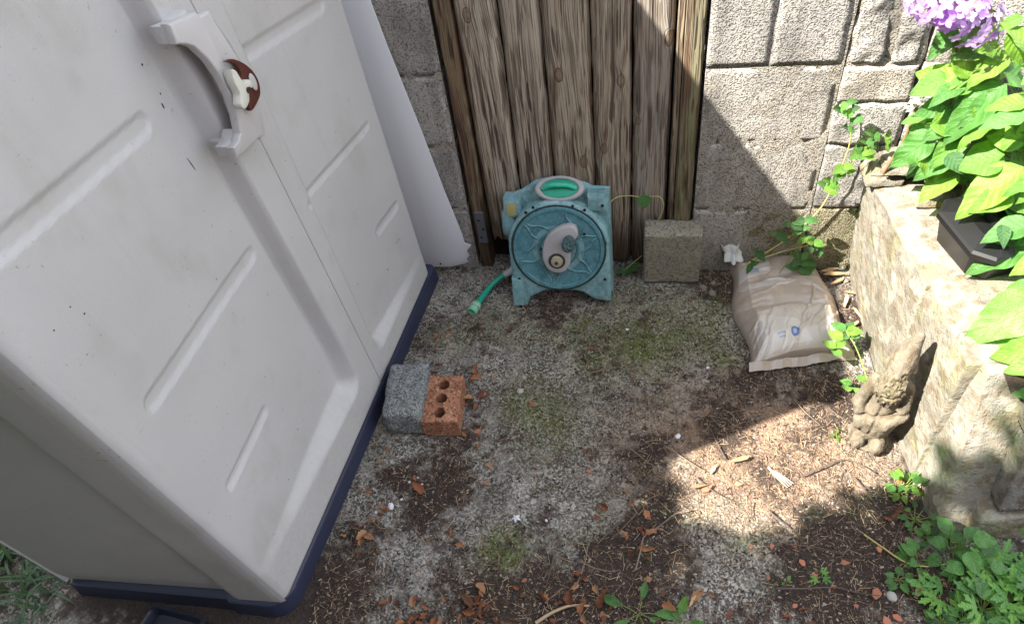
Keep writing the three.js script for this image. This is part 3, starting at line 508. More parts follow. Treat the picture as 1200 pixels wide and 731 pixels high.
  put('hub_recess', cyl(.025, .025, .004, -.010, .176, .0375), std({ color: srgb(.23, .22, .22), roughness: .7 }), .5, crank);
  put('hub_bolt', merge([cyl(.016, .018, .010, -.010, .176, .042), cyl(.0105, .0105, .004, -.010, .176, .0495)]), std({ color: srgb(.66, .64, .54), roughness: .5 }), .5, crank);
  put('hub_nut', cyl(.006, .006, .004, -.010, .176, .052, 6), std({ color: srgb(.25, .24, .2), roughness: .5 }), .5, crank);
  const kn = new THREE.LatheGeometry([[0, .052], [.012, .052], [.0185, .047], [.020, .036], [.017, .01], [.015, 0]].map((p) => new THREE.Vector2(...p)), 24); kn.rotateX(Math.PI / 2); kn.translate(.028, .245, .034);
  put('crank_knob', kn, std({ ...TR, color: new THREE.Color(1, 1, 1), roughness: .5 }), .7, crank);
  // carrying handle in an oval tray on top
  const ringG = new THREE.TorusGeometry(1, .16, 10, 40); ringG.scale(.062, .034, .05); ringG.rotateX(-1.05); ringG.translate(-.237, .352, .035);
  const tray = wpart('handle_tray', ringG, pale, t);
  const bowl = new THREE.SphereGeometry(1, 28, 10, 0, Math.PI * 2, 0, Math.PI / 2); bowl.scale(.057, .012, .031); bowl.rotateX(.5); bowl.translate(-.237, .350, .035);
  const green = std({ color: srgb(.13, .62, .50), roughness: .45, bumpMap: TR.bumpMap, bumpScale: .001 });
  const grip = wpart('carry_handle', bowl, green, tray);
  void grip;
  wpart('grip_bar', tube([[-.285, .358, .04], [-.262, .371, .043], [-.237, .374, .045], [-.212, .371, .043], [-.189, .358, .04]], .0075, 16, 8), std({ color: srgb(.22, .70, .58), roughness: .4 }), t);
  // faded sticker, screw holes
  put('sticker', blockAt(-.158, .297, -.130, .335, -.012, -.009, .001).translate(0, 0, -.003), std({ color: srgb(.60, .57, .37), roughness: .7 }), .4);
  const holes = [[-.098, .318, .009], [-.076, .334, .009], [.038, .338, .009], [.072, .326, .009], [.122, .335, .0], [.130, .22, .009], [.128, .1, .009], [.12, .06, .004], [-.13, .10, .014], [-.06, .20, .01], [.07, .25, .011]];
  for (const [a, b, f] of holes) put('screw_hole', cyl(.0042, .0042, .003, a, b, f, 10), black, .5);
  // hose with tap connector
  wpart('hose_outlet', tube([[-.392, .062, .060], [-.408, .046, .066], [-.428, .036, .070]], .0135, 6, 10, .15), std({ color: srgb(.66, .68, .68), roughness: .6 }), t);
  const hose = wpart('hose', tube([[-.405, .046, .066], [-.432, .034, .072], [-.465, .020, .098], [-.489, .014, .140], [-.503, .014, .178]], .0095, 26, 10), std({ color: srgb(.10, .56, .46), roughness: .45 }), t);
  const ax = V3(-.012, -.001, .036).normalize(), qn = new THREE.Quaternion().setFromUnitVectors(V3(0, 1, 0), ax);
  const conn = new THREE.LatheGeometry([[.0095, -.018], [.014, -.016], [.0145, -.004], [.0128, -.002], [.0128, .001], [.0155, .003], [.0155, .019], [.0135, .021], [.0105, .021], [.0095, .008], [0, .006]].map((p) => new THREE.Vector2(...p)), 22); conn.applyQuaternion(qn); conn.translate(-.509, .016, .196);
  wpart('hose_connector', toCreasedNormals(conn, .5), std({ color: srgb(.46, .70, .58), roughness: .5 }), hose);
  const ring2 = new THREE.TorusGeometry(.0155, .0022, 6, 22); ring2.rotateX(Math.PI / 2); ring2.applyQuaternion(qn); ring2.translate(-.5075, .016, .192); wpart('connector_ring', ring2, std({ color: srgb(.75, .78, .74), roughness: .5 }), hose);
}

// ---------------------------------------------------------------- loose masonry
{
  const TG = pair(512, 512, .2, .2, (u, v) => {
    const a = fbm(u * 60, v * 60, 3, 60), f = n2(u * 170, v * 170, 170), w = fbm(u * 5, v * 5, 3, 5), p = sstep(.42, .28, a);
    let c = mix3([.40, .42, .425], [.66, .67, .67], clamp((a - .3) * 1.6 + (f - .5) * .5 + (w - .5) * .4)); c = mix3(c, [.27, .30, .25], p * .8);
    return [...c, .5 + .8 * (a - .5) + .2 * (f - .5)];
  });
  const TK = pair(512, 512, .2, .2, (u, v) => {
    const a = fbm(u * 45, v * 45, 3, 45), f = n2(u * 160, v * 160, 160), w = fbm(u * 5, v * 5, 4, 5);
    let c = mix3([.50, .32, .235], [.70, .50, .385], clamp(w * 1.3 - .15 + (f - .5) * .4)); c = mix3(c, [.30, .2, .16], .8 * sstep(.40, .28, a)); c = mix3(c, [.75, .65, .56], .7 * sstep(.66, .76, a));
    return [...c, .5 + .5 * (a - .5) + .2 * (f - .5)];
  });
  M.brick = std({ ...TK, bumpScale: .003, roughness: .95 });
  const br = thing('brick', 'orange-brown brick with three round holes lying beside the shed', 'brick', [-.53, 0, .58]);
  const sh = shapeOf([[-.05, -.078], [.05, -.078], [.05, .078], [-.05, .078]]);
  for (const y of [-.046, 0, .046]) { const h = new THREE.Path(); h.absellipse(-.002, y, .0155, .0155, 0, Math.PI * 2, true); sh.holes.push(h); }
  const bg = extrude(sh, .062, .0025, 20, 2); bg.rotateX(-Math.PI / 2); bg.rotateY(.06);
  const bp = bg.attributes.position; for (let i = 0; i < bp.count; i++) { const x = bp.getX(i), y = bp.getY(i), z = bp.getZ(i), k = Math.hypot(x, z) > .04 ? .003 : .001; bp.setXYZ(i, x + k * (fbm3(x * 60, y * 60, z * 60 + 3) - .5), y, z + k * (fbm3(x * 60 + 5, y * 60, z * 60) - .5)); }
  bg.computeVertexNormals(); mesh('brick_body', boxUV(bg), M.brick, br).position.y = .0025;
  const bo = cbox(-.044, .003, -.07, .044, .02, .07, .001); mesh('hole_bottom', bo, std({ color: srgb(.33, .2, .13), roughness: 1 }), br);
  const se = mesh('stone_sett', boxUV(roughBlock(-.056, 0, -.092, .056, .095, .092, .007, .006, .012, 8)), std({ ...TG, bumpScale: .006, roughness: .95 }));
  se.position.set(-.632, .0, .57); se.rotation.y = .08; tag(se, 'rough grey granite block leaning on the shed base next to the holed brick', 'stone block');

  const cb = mesh('concrete_block', boxUV(roughBlock(-.085, 0, -.036, .085, .2, .036, .0022, .008, .004, 21), .3, .2), std({ ...TB, color: new THREE.Color(.72, .70, .58), bumpScale: .004, roughness: .97 }));
  cb.position.set(.091, 0, .026); cb.rotation.y = .01; tag(cb, 'square mossy concrete block standing on end at the right foot of the door', 'concrete block');
}

// ---------------------------------------------------------------- bag of sand
{
  const cv = document.createElement('canvas'); cv.width = 1024; cv.height = 1024; const c = cv.getContext('2d'), r = rng(91);
  c.fillStyle = '#a3978d'; c.fillRect(0, 0, 1024, 1024);
  const blot = (n, cols, s0, s1, al) => { for (let i = 0; i < n; i++) { c.globalAlpha = al * (.4 + r() * .6); c.fillStyle = cols[Math.floor(r() * cols.length)]; c.beginPath(); c.ellipse(r() * 1024, r() * 1024, s0 + r() * s1, (s0 + r() * s1) * .45, -.25 + r() * .4, 0, 7); c.fill(); } c.globalAlpha = 1; };
  blot(180, ['#8f7a66', '#b5a595', '#9b8a7a', '#c0b2a4'], 20, 90, .28);
  const patch = (pts, col, al) => { c.globalAlpha = al; c.fillStyle = col; c.beginPath(); pts.forEach((p, i) => (i ? c.lineTo(p[0] * 1024, (1 - p[1]) * 1024) : c.moveTo(p[0] * 1024, (1 - p[1]) * 1024))); c.closePath(); c.fill(); c.globalAlpha = 1; };
  // u across, v 0 near edge .. 1 far edge
  patch([[.06, .03], [.93, .05], [.80, .28], [.84, .43], [.16, .37], [.07, .27]], '#c2bcb6', .75);
  patch([[.10, .05], [.6, .08], [.5, .24], [.2, .34], [.12, .3]], '#cfccca', .5);
  patch([[.05, .71], [.40, .73], [.42, .87], [.22, .90], [.05, .86]], '#c6c2c0', .75); patch([[.1, .6], [.5, .56], [.62, .6], [.45, .65], [.2, .66], [.03, .67]], '#c9c5c4', .65);
  patch([[.3, .88], [.75, .90], [.86, .97], [.4, .97]], '#bdb2a4', .6);
  blot(120, ['#b7ab9c', '#a28c74', '#d0cbc6'], 8, 40, .22);
  const disc = (x, y, R, col, inner) => { c.globalAlpha = .8; c.fillStyle = col; c.beginPath(); c.ellipse(x * 1024, (1 - y) * 1024, R, R * .9, 0, 0, 7); c.fill(); if (inner) { c.fillStyle = inner; c.beginPath(); c.ellipse(x * 1024, (1 - y) * 1024, R * .45, R * .42, 0, 0, 7); c.fill(); } c.globalAlpha = 1; };
  disc(.445, .145, 42, '#3f62a8', '#b9c0d0'); disc(.945, .085, 62, '#b2a79a'); disc(.945, .10, 30, '#3b4763', '#bcb6b0');
  c.globalAlpha = .5; c.fillStyle = '#5a76b4'; c.fillRect(.16 * 1024, .20 * 1024, 120, 44); c.globalAlpha = .45; c.fillRect(.26 * 1024, .845 * 1024, 90, 16); c.fillRect(.28 * 1024, .87 * 1024, 70, 12);
  c.globalAlpha = .28; c.strokeStyle = '#8f7258'; c.lineWidth = 7; for (let i = 0; i < 6; i++) { c.beginPath(); c.ellipse((.42 + i * .055) * 1024, (.665 - i * .008) * 1024, 15, 19, .2, .5, 5.8); c.stroke(); } c.globalAlpha = 1;
  const tx = new THREE.CanvasTexture(cv); tx.colorSpace = THREE.SRGBColorSpace;
  const BLc = [.262, -.02], BRc = [.522, -.055], FRc = [.592, .342], FLc = [.303, .392];
  const b = thing('sand_bag', 'wrinkled clear plastic bag of brown sand with white and blue print', 'bag', [.42, 0, .17]);
  const wl = []; for (let i = 0; i < 34; i++) { const fr = i < 16; wl.push([r() * 1.0, fr ? .06 + r() * .34 : .35 + r() * .62, fr ? .75 + (r() - .5) * .6 : (r() - .5) * .7, .08 + r() * .22, (.002 + r() * .0045) * (r() < .3 ? -1 : 1), .007 + r() * .009]); }
  const wrinkle = (u, v) => { let s = 0; for (const q of wl) { const c = Math.cos(q[2]), d = Math.sin(q[2]), a = (u - q[0]) * c + (v - q[1]) * d + 0, b2 = -(u - q[0]) * d + (v - q[1]) * c + .012 * Math.sin(a * 25 + q[0] * 9), t = a / q[3]; if (Math.abs(t) < 1) s += q[4] * (1 - t * t) * Math.exp(-((b2 / q[5]) ** 2)); } return s; };
  const top = surf(110, 130, (u, v) => {
    const e = Math.min(u, 1 - u), f = Math.min(v, 1 - v), x0 = lerp(FLc[0], BLc[0], v), x1 = lerp(FRc[0], BRc[0], v), z0 = lerp(FLc[1], BLc[1], v), z1 = lerp(FRc[1], BRc[1], v);
    let x = lerp(x0, x1, u) + .012 * Math.sin(v * 9) * (u < .5 ? 1 : -.6) * (1 - Math.sin(u * Math.PI)), z = lerp(z0, z1, u) + .008 * Math.sin(u * 7 + 1);
    const ed = Math.min(e * 1.1, f);
    let h = .074 * Math.pow(clamp(ed / .16), .55) * (.85 + .3 * fbm(u * 3 + 4, v * 3, 2));
    h -= .012 * Math.exp(-(((v - .45 + .06 * u) / .03) ** 2)) * sstep(0, .2, e) + .008 * Math.exp(-(((v - .68) / .03) ** 2));
    const wr = 1 - Math.abs(2 * fbm(u * 5 + v * 11, v * 9 - u * 5, 3) - 1), wx = Math.pow(1 - Math.abs(2 * fbm(u * 7 - v * 6 + 3, v * 22 + u * 6, 2) - 1), 4), wy = Math.pow(1 - Math.abs(2 * fbm(u * 16 + v * 9, v * 12 - u * 9, 2) - 1), 5), w2 = Math.sin((u * .9 + v * .35 + .05 * fbm(u * 6, v * 6, 2)) * 70) * sstep(.42, .2, v) * sstep(.3, .9, u);
    void wr; void wx; void wy; h += (.020 * (fbm(u * 3.2 + 7, v * 3.6, 2) - .5) + 1.25 * wrinkle(u, v) + .0016 * w2 + .0012 * (fbm(u * 22, v * 22, 2) - .5)) * sstep(0, .06, ed);
    if (v < .03) h = .006 + .02 * v * 10 * fbm(u * 14, 5, 2);
    return [x, Math.max(.002, h), z, u, v];
  });
  const m = phys({ map: tx, roughness: .34, clearcoat: .5, clearcoatRoughness: .22, bumpMap: TS.bumpMap, bumpScale: .0008 });
  wpart('sack', top, m, b);
  // front seam flap and tied neck
  wpart('seam', surf(60, 4, (u, v) => { const x = lerp(FLc[0] - .003, FRc[0] - .03, u), z = lerp(FLc[1], FRc[1] - .01, u) + .022 * v - .006; return [x, .012 + .014 * (fbm(u * 9, 2, 3) - .5) + .010 * (1 - v) - .004 * v, z + .006 * fbm(u * 12, 3, 2), u * .8 + .1, .47 + v * .03]; }), m, b);
  const nk = surf(24, 14, (u, v) => { const a = u * Math.PI * 2, rr = lerp(.02, .014, v) * (1 + .45 * Math.sin(a * 5 + v * 3)) * (v < .45 ? 1.1 : 1 + (v - .45) * 2.2); return [.277 - .012 * v + rr * Math.cos(a), .055 + .055 * v, .012 - .028 * v + rr * .75 * Math.sin(a)]; });
  wpart('tied_neck', nk, std({ color: srgb(.80, .82, .81), roughness: .5 }), b);
}

// ---------------------------------------------------------------- black lidded box on the stone wall
{
  const b = thing('lidded_box', 'black plastic lidded box with cut corners standing on the stone wall', 'plastic box', [.67, .42, .30]);
  b.rotation.y = .30;
  const blk = phys({ color: srgb(.085, .085, .09), roughness: .38, clearcoat: .15 }), fp = (x0, z0, x1, z1, c, y) => [[x0 + c, y, z1], [x1 - c, y, z1], [x1, y, z1 - c], [x1, y, z0 + c], [x1 - c, y, z0], [x0 + c, y, z0], [x0, y, z0 + c], [x0, y, z1 - c]];
  const s = (y, k, c) => fp(-.004 + k, -.02 + k, .235 - k, .178 - k, c, y);
  mesh('base', loft([s(0, .016, .03), s(.004, .013, .03), s(.072, .003, .034)], .25), blk, b);
  const lid = mesh('lid', loft([s(.071, 0, .034), s(.072, -.004, .035), s(.085, -.004, .035), s(.09, .001, .034), s(.104, .03, .03), s(.106, .034, .03)], .25), blk, b);
  lid.rotation.x = .03;
  mesh('raised_panel', loft([fp(.06, .01, .235, .12, .02, .100), fp(.066, .016, .23, .114, .018, .122), fp(.07, .02, .226, .11, .018, .124)], .25), blk, lid);
  mesh('latch', cbox(.06, .055, .165, .10, .085, .184, .003), blk, b);
}

// ---------------------------------------------------------------- weathered garden figure
{
  const smin = (a, b, k) => { const h = clamp(.5 + .5 * (b - a) / k); return lerp(b, a, h) - k * h * (1 - h); };
  const ell = (p, c, r) => { const x = (p[0] - c[0]) / r[0], y = (p[1] - c[1]) / r[1], z = (p[2] - c[2]) / r[2], l = Math.hypot(x, y, z); return (l - 1) * Math.min(r[0], r[1], r[2]); };
  const cap = (p, a, b, ra, rb) => { const d = [b[0] - a[0], b[1] - a[1], b[2] - a[2]], q = [p[0] - a[0], p[1] - a[1], p[2] - a[2]], t = clamp((q[0] * d[0] + q[1] * d[1] + q[2] * d[2]) / (d[0] ** 2 + d[1] ** 2 + d[2] ** 2)); return Math.hypot(q[0] - d[0] * t, q[1] - d[1] * t, q[2] - d[2] * t) - lerp(ra, rb, t); };
  const sdf = (x, y, z) => {
    const p = [x, y, z]; let d = cap(p, [.0, .05, -.01], [.004, .20, -.005], .056, .046);
    d = smin(d, ell(p, [0, .085, .008], [.066, .05, .055]), .02);            // coat skirt
    d = smin(d, ell(p, [-.002, .265, .008], [.041, .045, .042]), .015);       // head
    d = smin(d, cap(p, [.003, .290, -.003], [.016, .340, -.014], .043, .019), .012); // cap
    d = Math.min(d, ell(p, [.003, .297, .002], [.045, .010, .044]) + .001);   // cap brim
    const curl = (Math.abs(n3(x * 95, y * 95, z * 95) - .5) - .2) * .034;
    d = smin(d, ell(p, [-.004, .213, .036], [.045, .052, .032]) + curl, .008);// beard
    d = smin(d, ell(p, [-.002, .262, .052], [.010, .012, .013]), .006);       // nose
    d = smin(d, ell(p, [-.02, .275, .040], [.012, .008, .010]), .005); d = smin(d, ell(p, [.016, .275, .040], [.012, .008, .010]), .005);
    d = smin(d, ell(p, [-.044, .262, .005], [.010, .016, .012]), .006); d = smin(d, ell(p, [.042, .262, .005], [.010, .016, .012]), .006);
    d = smin(d, cap(p, [-.052, .195, 0], [-.075, .13, .012], .024, .021), .012); d = smin(d, cap(p, [-.075, .13, .012], [-.052, .075, .040], .021, .019), .01);
    d = smin(d, cap(p, [.05, .195, 0], [.066, .13, .02], .024, .021), .012); d = smin(d, cap(p, [.066, .13, .02], [.028, .105, .055], .021, .018), .01);
    d = Math.min(d, ell(p, [-.034, .022, .032], [.03, .026, .048])); d = Math.min(d, ell(p, [.03, .022, .036], [.03, .026, .048])); // boots
    d = Math.min(d, Math.max(ell(p, [0, .012, 0], [.075, .03, .07]), y - .014));
    d += .007 * Math.exp(-(((y - .118 - x * .3) / .006) ** 2)) * (z > 0 ? 1 : .3);   // belt groove
    d += .006 * Math.exp(-(((x + .006 - .06 * (y - .1)) / .005) ** 2)) * (z > .02 && y < .18 && y > .05 ? 1 : 0);
    return d + .002 + (fbm3(x * 80 + 5, y * 80, z * 80, 3) - .5) * .006;
  };
  const N = 112, mc = new MarchingCubes(N, std({}), false, false, 220000), half = .215;
  mc.isolation = 0;
  for (let k = 0; k < N; k++) for (let j = 0; j < N; j++) for (let i = 0; i < N; i++) {
    const x = ((i - N / 2) / (N / 2)) * half, y = ((j - N / 2) / (N / 2)) * half + .195, z = ((k - N / 2) / (N / 2)) * half;
    mc.field[i + j * N + k * N * N] = -Math.max(sdf(x, y, z), -.05);
  }
  mc.update();
  const cnt = mc.count, g = new THREE.BufferGeometry();
  g.setAttribute('position', new THREE.BufferAttribute(mc.positionArray.slice(0, cnt * 3), 3)); g.scale(half, half, half); g.translate(0, .195, 0);
  let gg = mergeVertices(g, 1e-5); gg.computeVertexNormals();
  const f = mesh('garden_figure', boxUV(gg), std({ ...TS, color: new THREE.Color(.46, .42, .37), bumpScale: .005, roughness: .97 }));
  f.position.set(.577, 0, .60); f.rotation.set(0, -.35, -.02); f.scale.set(.70, 1.15, .72);
  tag(f, 'weathered brown stone garden figure with cap and curly beard leaning on stone wall', 'statue');
}

// ---------------------------------------------------------------- dark plastic tray at the near edge
{
  const t = thing('plastic_tray', 'dark navy plastic tray lying on the ground beside the shed corner', 'tray', [-1.06, 0, 1.245]); t.rotation.y = -.14;
  const navy = phys({ color: srgb(.13, .145, .2), roughness: .32 });
  const r = (k, y) => { const o = [], cr = .016; for (const [sx, sz, a0] of [[1, 1, 0], [-1, 1, 1], [-1, -1, 2], [1, -1, 3]]) for (let q = 0; q <= 4; q++) { const a = (a0 + q / 4) * Math.PI / 2; o.push([sx * (.075 - cr - k) + cr * Math.cos(a), y, sz * (.045 - cr - k) + cr * Math.sin(a)]); } return o; };
  mesh('tray_body', loft([r(.006, .002), r(.004, .006), r(0, .03), r(-.003, .034), r(-.003, .037), r(.002, .038), r(.006, .03), r(.008, .012)], .5), navy, t);
}

// ---------------------------------------------------------------- leaves and plants
const TL = pair(256, 512, 1, 1, (u, v) => {
  const s = Math.abs(u - .5) * 2, mid = sstep(.05, .015, s), k = v - s * .26, q = ((k * 7) % 1 + 1) % 1, vein = .6 * sstep(.07, .02, Math.abs(q - .5)) * sstep(1.1, .5, s), net = n2(u * 60, v * 90), n = fbm(u * 6, v * 8, 3);
  let c = mix3([.76, .80, .62], [.95, .97, .86], clamp(n * 1.2 - .1 + (net - .5) * .2)); c = mix3(c, [1, 1, .88], clamp(mid * .8 + vein * .45));
  return [...c, .5 + .25 * (net - .5) - .35 * mid - .25 * vein - .10 * Math.cos((q - .5) * 6.28)];
});
const leafMat = (r, g, b, tr = .42, ro = .55) => phys({ ...TL, color: new THREE.Color().setRGB(r, g, b), roughness: ro, transmission: tr, thickness: 0, bumpScale: .003, side: THREE.DoubleSide });
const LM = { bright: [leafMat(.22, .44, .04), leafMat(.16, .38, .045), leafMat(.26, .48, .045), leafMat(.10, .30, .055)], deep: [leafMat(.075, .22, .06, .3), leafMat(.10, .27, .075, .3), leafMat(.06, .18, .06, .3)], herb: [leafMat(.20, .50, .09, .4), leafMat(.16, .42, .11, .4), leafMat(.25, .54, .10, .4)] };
const stemMat = std({ color: srgb(.45, .52, .25), roughness: .7 }), woodStem = std({ color: srgb(.50, .40, .27), roughness: .9 }), tanStem = std({ color: srgb(.66, .62, .38), roughness: .8 });
// ovate leaf along +z, upper face +y, unit length
function leafGeo(w, fold, curl, o = {}) {
  const nu = o.nu || 8, nv = o.nv || 14, tw = o.twist || 0, ser = o.serr ?? .03;
  return surf(nu, nv, (a, b, i) => {
    const s = a * 2 - 1, t = b; let hw = w * Math.pow(Math.sin(Math.PI * Math.pow(clamp(t, .0005, .9995), o.peak || .72)), .85) * (1 - .25 * t);
    hw *= 1 + (Math.abs(s) > .99 ? ser * (Math.sin(t * 90) > 0 ? 1 : -1) : 0);
    const x = s * hw, y = Math.abs(s) * hw * fold - curl * t * t + (o.wave || .02) * Math.sin(t * 17 + s * 2 + (o.ph || 0)) * Math.abs(s), z = t;
    const an = tw * t; return [x * Math.cos(an) - y * Math.sin(an), x * Math.sin(an) + y * Math.cos(an), z - .12 * curl * t * t, a, b];
  });
}
const ovate = [leafGeo(.37, .25, .16), leafGeo(.36, .34, .28, { ph: 2, twist: .2 }), leafGeo(.38, .18, .10, { ph: 4, twist: -.25, wave: .04 }), leafGeo(.34, .30, .40, { ph: 1, wave: .035 })];
const small = [leafGeo(.30, .3, .15, { nu: 4, nv: 7 }), leafGeo(.27, .35, .3, { nu: 4, nv: 7, ph: 2 }), leafGeo(.33, .2, .1, { nu: 4, nv: 7, ph: 4 })];
// deeply cut leaf built from lobes
function lobed(n, cut) {
  const P = [[0, 0]]; const spans = [[-1.25, .5], [-.62, .78], [0, 1], [.62, .78], [1.25, .5]].slice(0, n);
  for (const [a, L] of spans) { const d = (q, r) => [Math.sin(a + q) * r, Math.cos(a + q) * r]; P.push(d(-.25, cut), d(-.20, L * .62), d(-.24, L * .78), d(-.09, L * .84), d(-.07, L * .97), d(0, L), d(.07, L * .95), d(.10, L * .82), d(.24, L * .80), d(.20, L * .62), d(.25, cut)); }
  const g = new THREE.ShapeGeometry(shapeOf(P)), p = g.attributes.position, uv = [];
  for (let i = 0; i < p.count; i++) { const x = p.getX(i), y = p.getY(i), r = Math.hypot(x, y); uv.push(.5 + x * .5, y); p.setXYZ(i, x, .10 * Math.sin(x * 9) * r * .35 - .16 * r * r, y); }
  g.setAttribute('uv', new THREE.Float32BufferAttribute(uv, 2)); const id = g.index.array; for (let i = 0; i < id.length; i += 3) { const t = id[i]; id[i] = id[i + 1]; id[i + 1] = t; } g.computeVertexNormals(); return g;
}
const cutLeaf = [lobed(5, .34), lobed(5, .42), lobed(3, .36)];
// a leaf from base to tip, in world metres, upper face turned towards `up`
function leaf(par, geo, m, b, tip, up = [0, 1, .3], wid = 1, name = 'leaf') {
  const o = new THREE.Mesh(geo, m); o.name = name; const p = par.getWorldPosition(V3(0, 0, 0));
  const z = V3(tip[0] - b[0], tip[1] - b[1], tip[2] - b[2]), L = z.length(); z.normalize();
  const x = V3(...up).cross(z).normalize(), y = z.clone().cross(x);
  o.quaternion.setFromRotationMatrix(new THREE.Matrix4().makeBasis(x, y, z)); o.scale.set(L * wid, L * Math.min(1, wid + .2), L); o.position.set(b[0] - p.x, b[1] - p.y, b[2] - p.z);
  o.castShadow = o.receiveShadow = true; par.add(o); return o;
}
const pick = (r, a) => a[Math.floor(r() * a.length)];

// hydrangea
{
  const HYD = [[[.845,.49,.60],[.72,.46,.61],.55],[[.83,.47,.52],[.735,.455,.56],.55],[[.86,.56,.50],[.75,.53,.52],.5],[[.82,.45,.70],[.725,.425,.70],.5],[[.70,.60,.22],[.61,.56,.25],.5],[[.68,.70,.16],[.595,.68,.19],.45],[[.72,.55,.22],[.63,.50,.26],.5],[[.73,.84,.22],[.65,.80,.24],.55],[[.74,.76,.24],[.66,.72,.28],.55],[[.78,.60,.36],[.69,.575,.39],.5],[[.786,.62,.251],[.719,.55,.207],.85],[[.839,.58,.245],[.693,.5,.327],.45],[[.851,.6,.177],[.775,.6,.125],.6],[[.839,.58,.335],[.753,.5,.335],.55],[[.828,.52,.446],[.691,.48,.459],.42],[[.812,.5,.576],[.66,.46,.648],.52],[[.81,.46,.634],[.7,.43,.635],.5],[[.814,.45,.659],[.71,.42,.672],.5],[[.816,.56,.436],[.748,.52,.433],.5],[[.805,.5,.205],[.741,.45,.223],.45],[[.825,.5,.054],[.793,.46,.155],.5],[[.82,.48,.243],[.766,.45,.197],.6],[[.788,.42,.755],[.736,.4,.747],.45],[[.835,.20,.93],[.772,.19,.935],.6],[[.803,.5,.528],[.77,.47,.537],.6],[[.816,.56,.382],[.794,.55,.268],.5]];
  const HYZ = [[[.666,.77,.2],[.582,.761,.14],.5],[[.675,.778,.2],[.639,.859,.16],.45],[[.672,.762,.2],[.596,.748,.24],.4],[[.736,.789,.24],[.623,.656,.26],.42],[[.651,.643,.2],[.57,.541,.2],.42],[[.704,.667,.22],[.637,.582,.26],.4],[[.76,.657,.3],[.676,.621,.3],.85],[[.74,.707,.2],[.676,.673,.26],.6],[[.787,.653,.34],[.667,.546,.38],.42],[[.794,.689,.3],[.712,.695,.26],.6],[[.647,.898,.2],[.709,.844,.24],.5],[[.676,.929,.2],[.617,.935,.2],.5],[[.703,.922,.25],[.736,.847,.28],.5],[[.697,.84,.2],[.621,.833,.2],.4],[[.74,.79,.28],[.806,.699,.3],.6],[[.745,.621,.22],[.731,.56,.28],.5],[[.786,.729,.25],[.719,.73,.25],.6],[[.665,.685,.18],[.628,.608,.2],.5],[[.713,.939,.25],[.668,.915,.25],.45],[[.731,.884,.28],[.678,.946,.26],.4],[[.84,.524,.34],[.745,.624,.36],.55],[[.772,.643,.22],[.768,.709,.22],.5],[[.842,.576,.3],[.773,.678,.3],.5],[[.722,.714,.16],[.74,.754,.14],.45],[[.773,.546,.2],[.695,.513,.22],.45]];
  const r = rng(314), h = thing('hydrangea', 'large hydrangea with broad bright green leaves and one lilac flower head above the stone wall', 'shrub', [.92, .40, .24]);
  const stems = [[.80, .2], [.90, .12], [.95, .34], [1.05, .25], [.86, .5], [1.15, .12], [1.2, .4], [.98, .55], [.75, .16]];
  for (const [x, z] of stems) wpart('stem', tube([[x + .04, .39, z], [x + .02, .5, z - .01], [x, .62, z], [x - .03 + r() * .05, .74 + r() * .1, z + .02]], .006, 12, 6, .4), woodStem, h);
  for (const [b, t, w] of [...HYD, ...HYZ]) {
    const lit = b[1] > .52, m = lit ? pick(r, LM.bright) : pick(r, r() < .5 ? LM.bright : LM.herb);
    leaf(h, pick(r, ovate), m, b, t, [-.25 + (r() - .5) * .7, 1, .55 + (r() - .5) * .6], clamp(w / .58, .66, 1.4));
    if (r() < .6) wpart('petiole', tube([[b[0] + .03, b[1] - .03, b[2] - .005], [b[0] + .01, b[1] - .006, b[2]], b], .0022, 4, 5), stemMat, h);
  }
  for (let i = 0; i < 330; i++) {
    const x = .62 + Math.pow(r(), .95) * .66, z = .06 + r() * .5, y = .46 + r() * .46 * (1 - .25 * Math.abs(x - 1)), a = r() * 6.28, L = .066 + r() * .055, b = [x, y, z]; if (x < .72 && (z > .26 || y < .52)) continue;
    if (z > .27 && z < .56 && x < .9 && y < .56) continue;
    if (z > .45 && x < .86) continue;
    const t = [x + Math.cos(a) * L, y - L * (.1 + r() * .5), z + Math.abs(Math.sin(a)) * L * .8 - .02]; if (t[2] < .03) t[2] = .03; if (t[1] < .43) continue;
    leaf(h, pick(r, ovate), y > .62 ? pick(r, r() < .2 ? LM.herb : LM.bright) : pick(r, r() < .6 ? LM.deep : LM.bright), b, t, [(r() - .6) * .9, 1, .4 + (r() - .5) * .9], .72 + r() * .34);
  }
  // flower heads: four-petalled florets over a dome
  const petal = [0, 1, 2, 3].map((k) => { const g = leafGeo(.42, .12, .12, { nu: 3, nv: 4, peak: 1.15, serr: 0 }); g.scale(.0125, .0125, .0125); g.rotateX(-.25); g.rotateY(k * Math.PI / 2); return g; });
  const floret = merge(petal), FM = [[.55, .30, .72], [.62, .40, .78], [.46, .22, .66], [.70, .52, .82]].map((c) => phys({ color: new THREE.Color().setRGB(...c), roughness: .6, transmission: .3, thickness: 0, side: THREE.DoubleSide }));
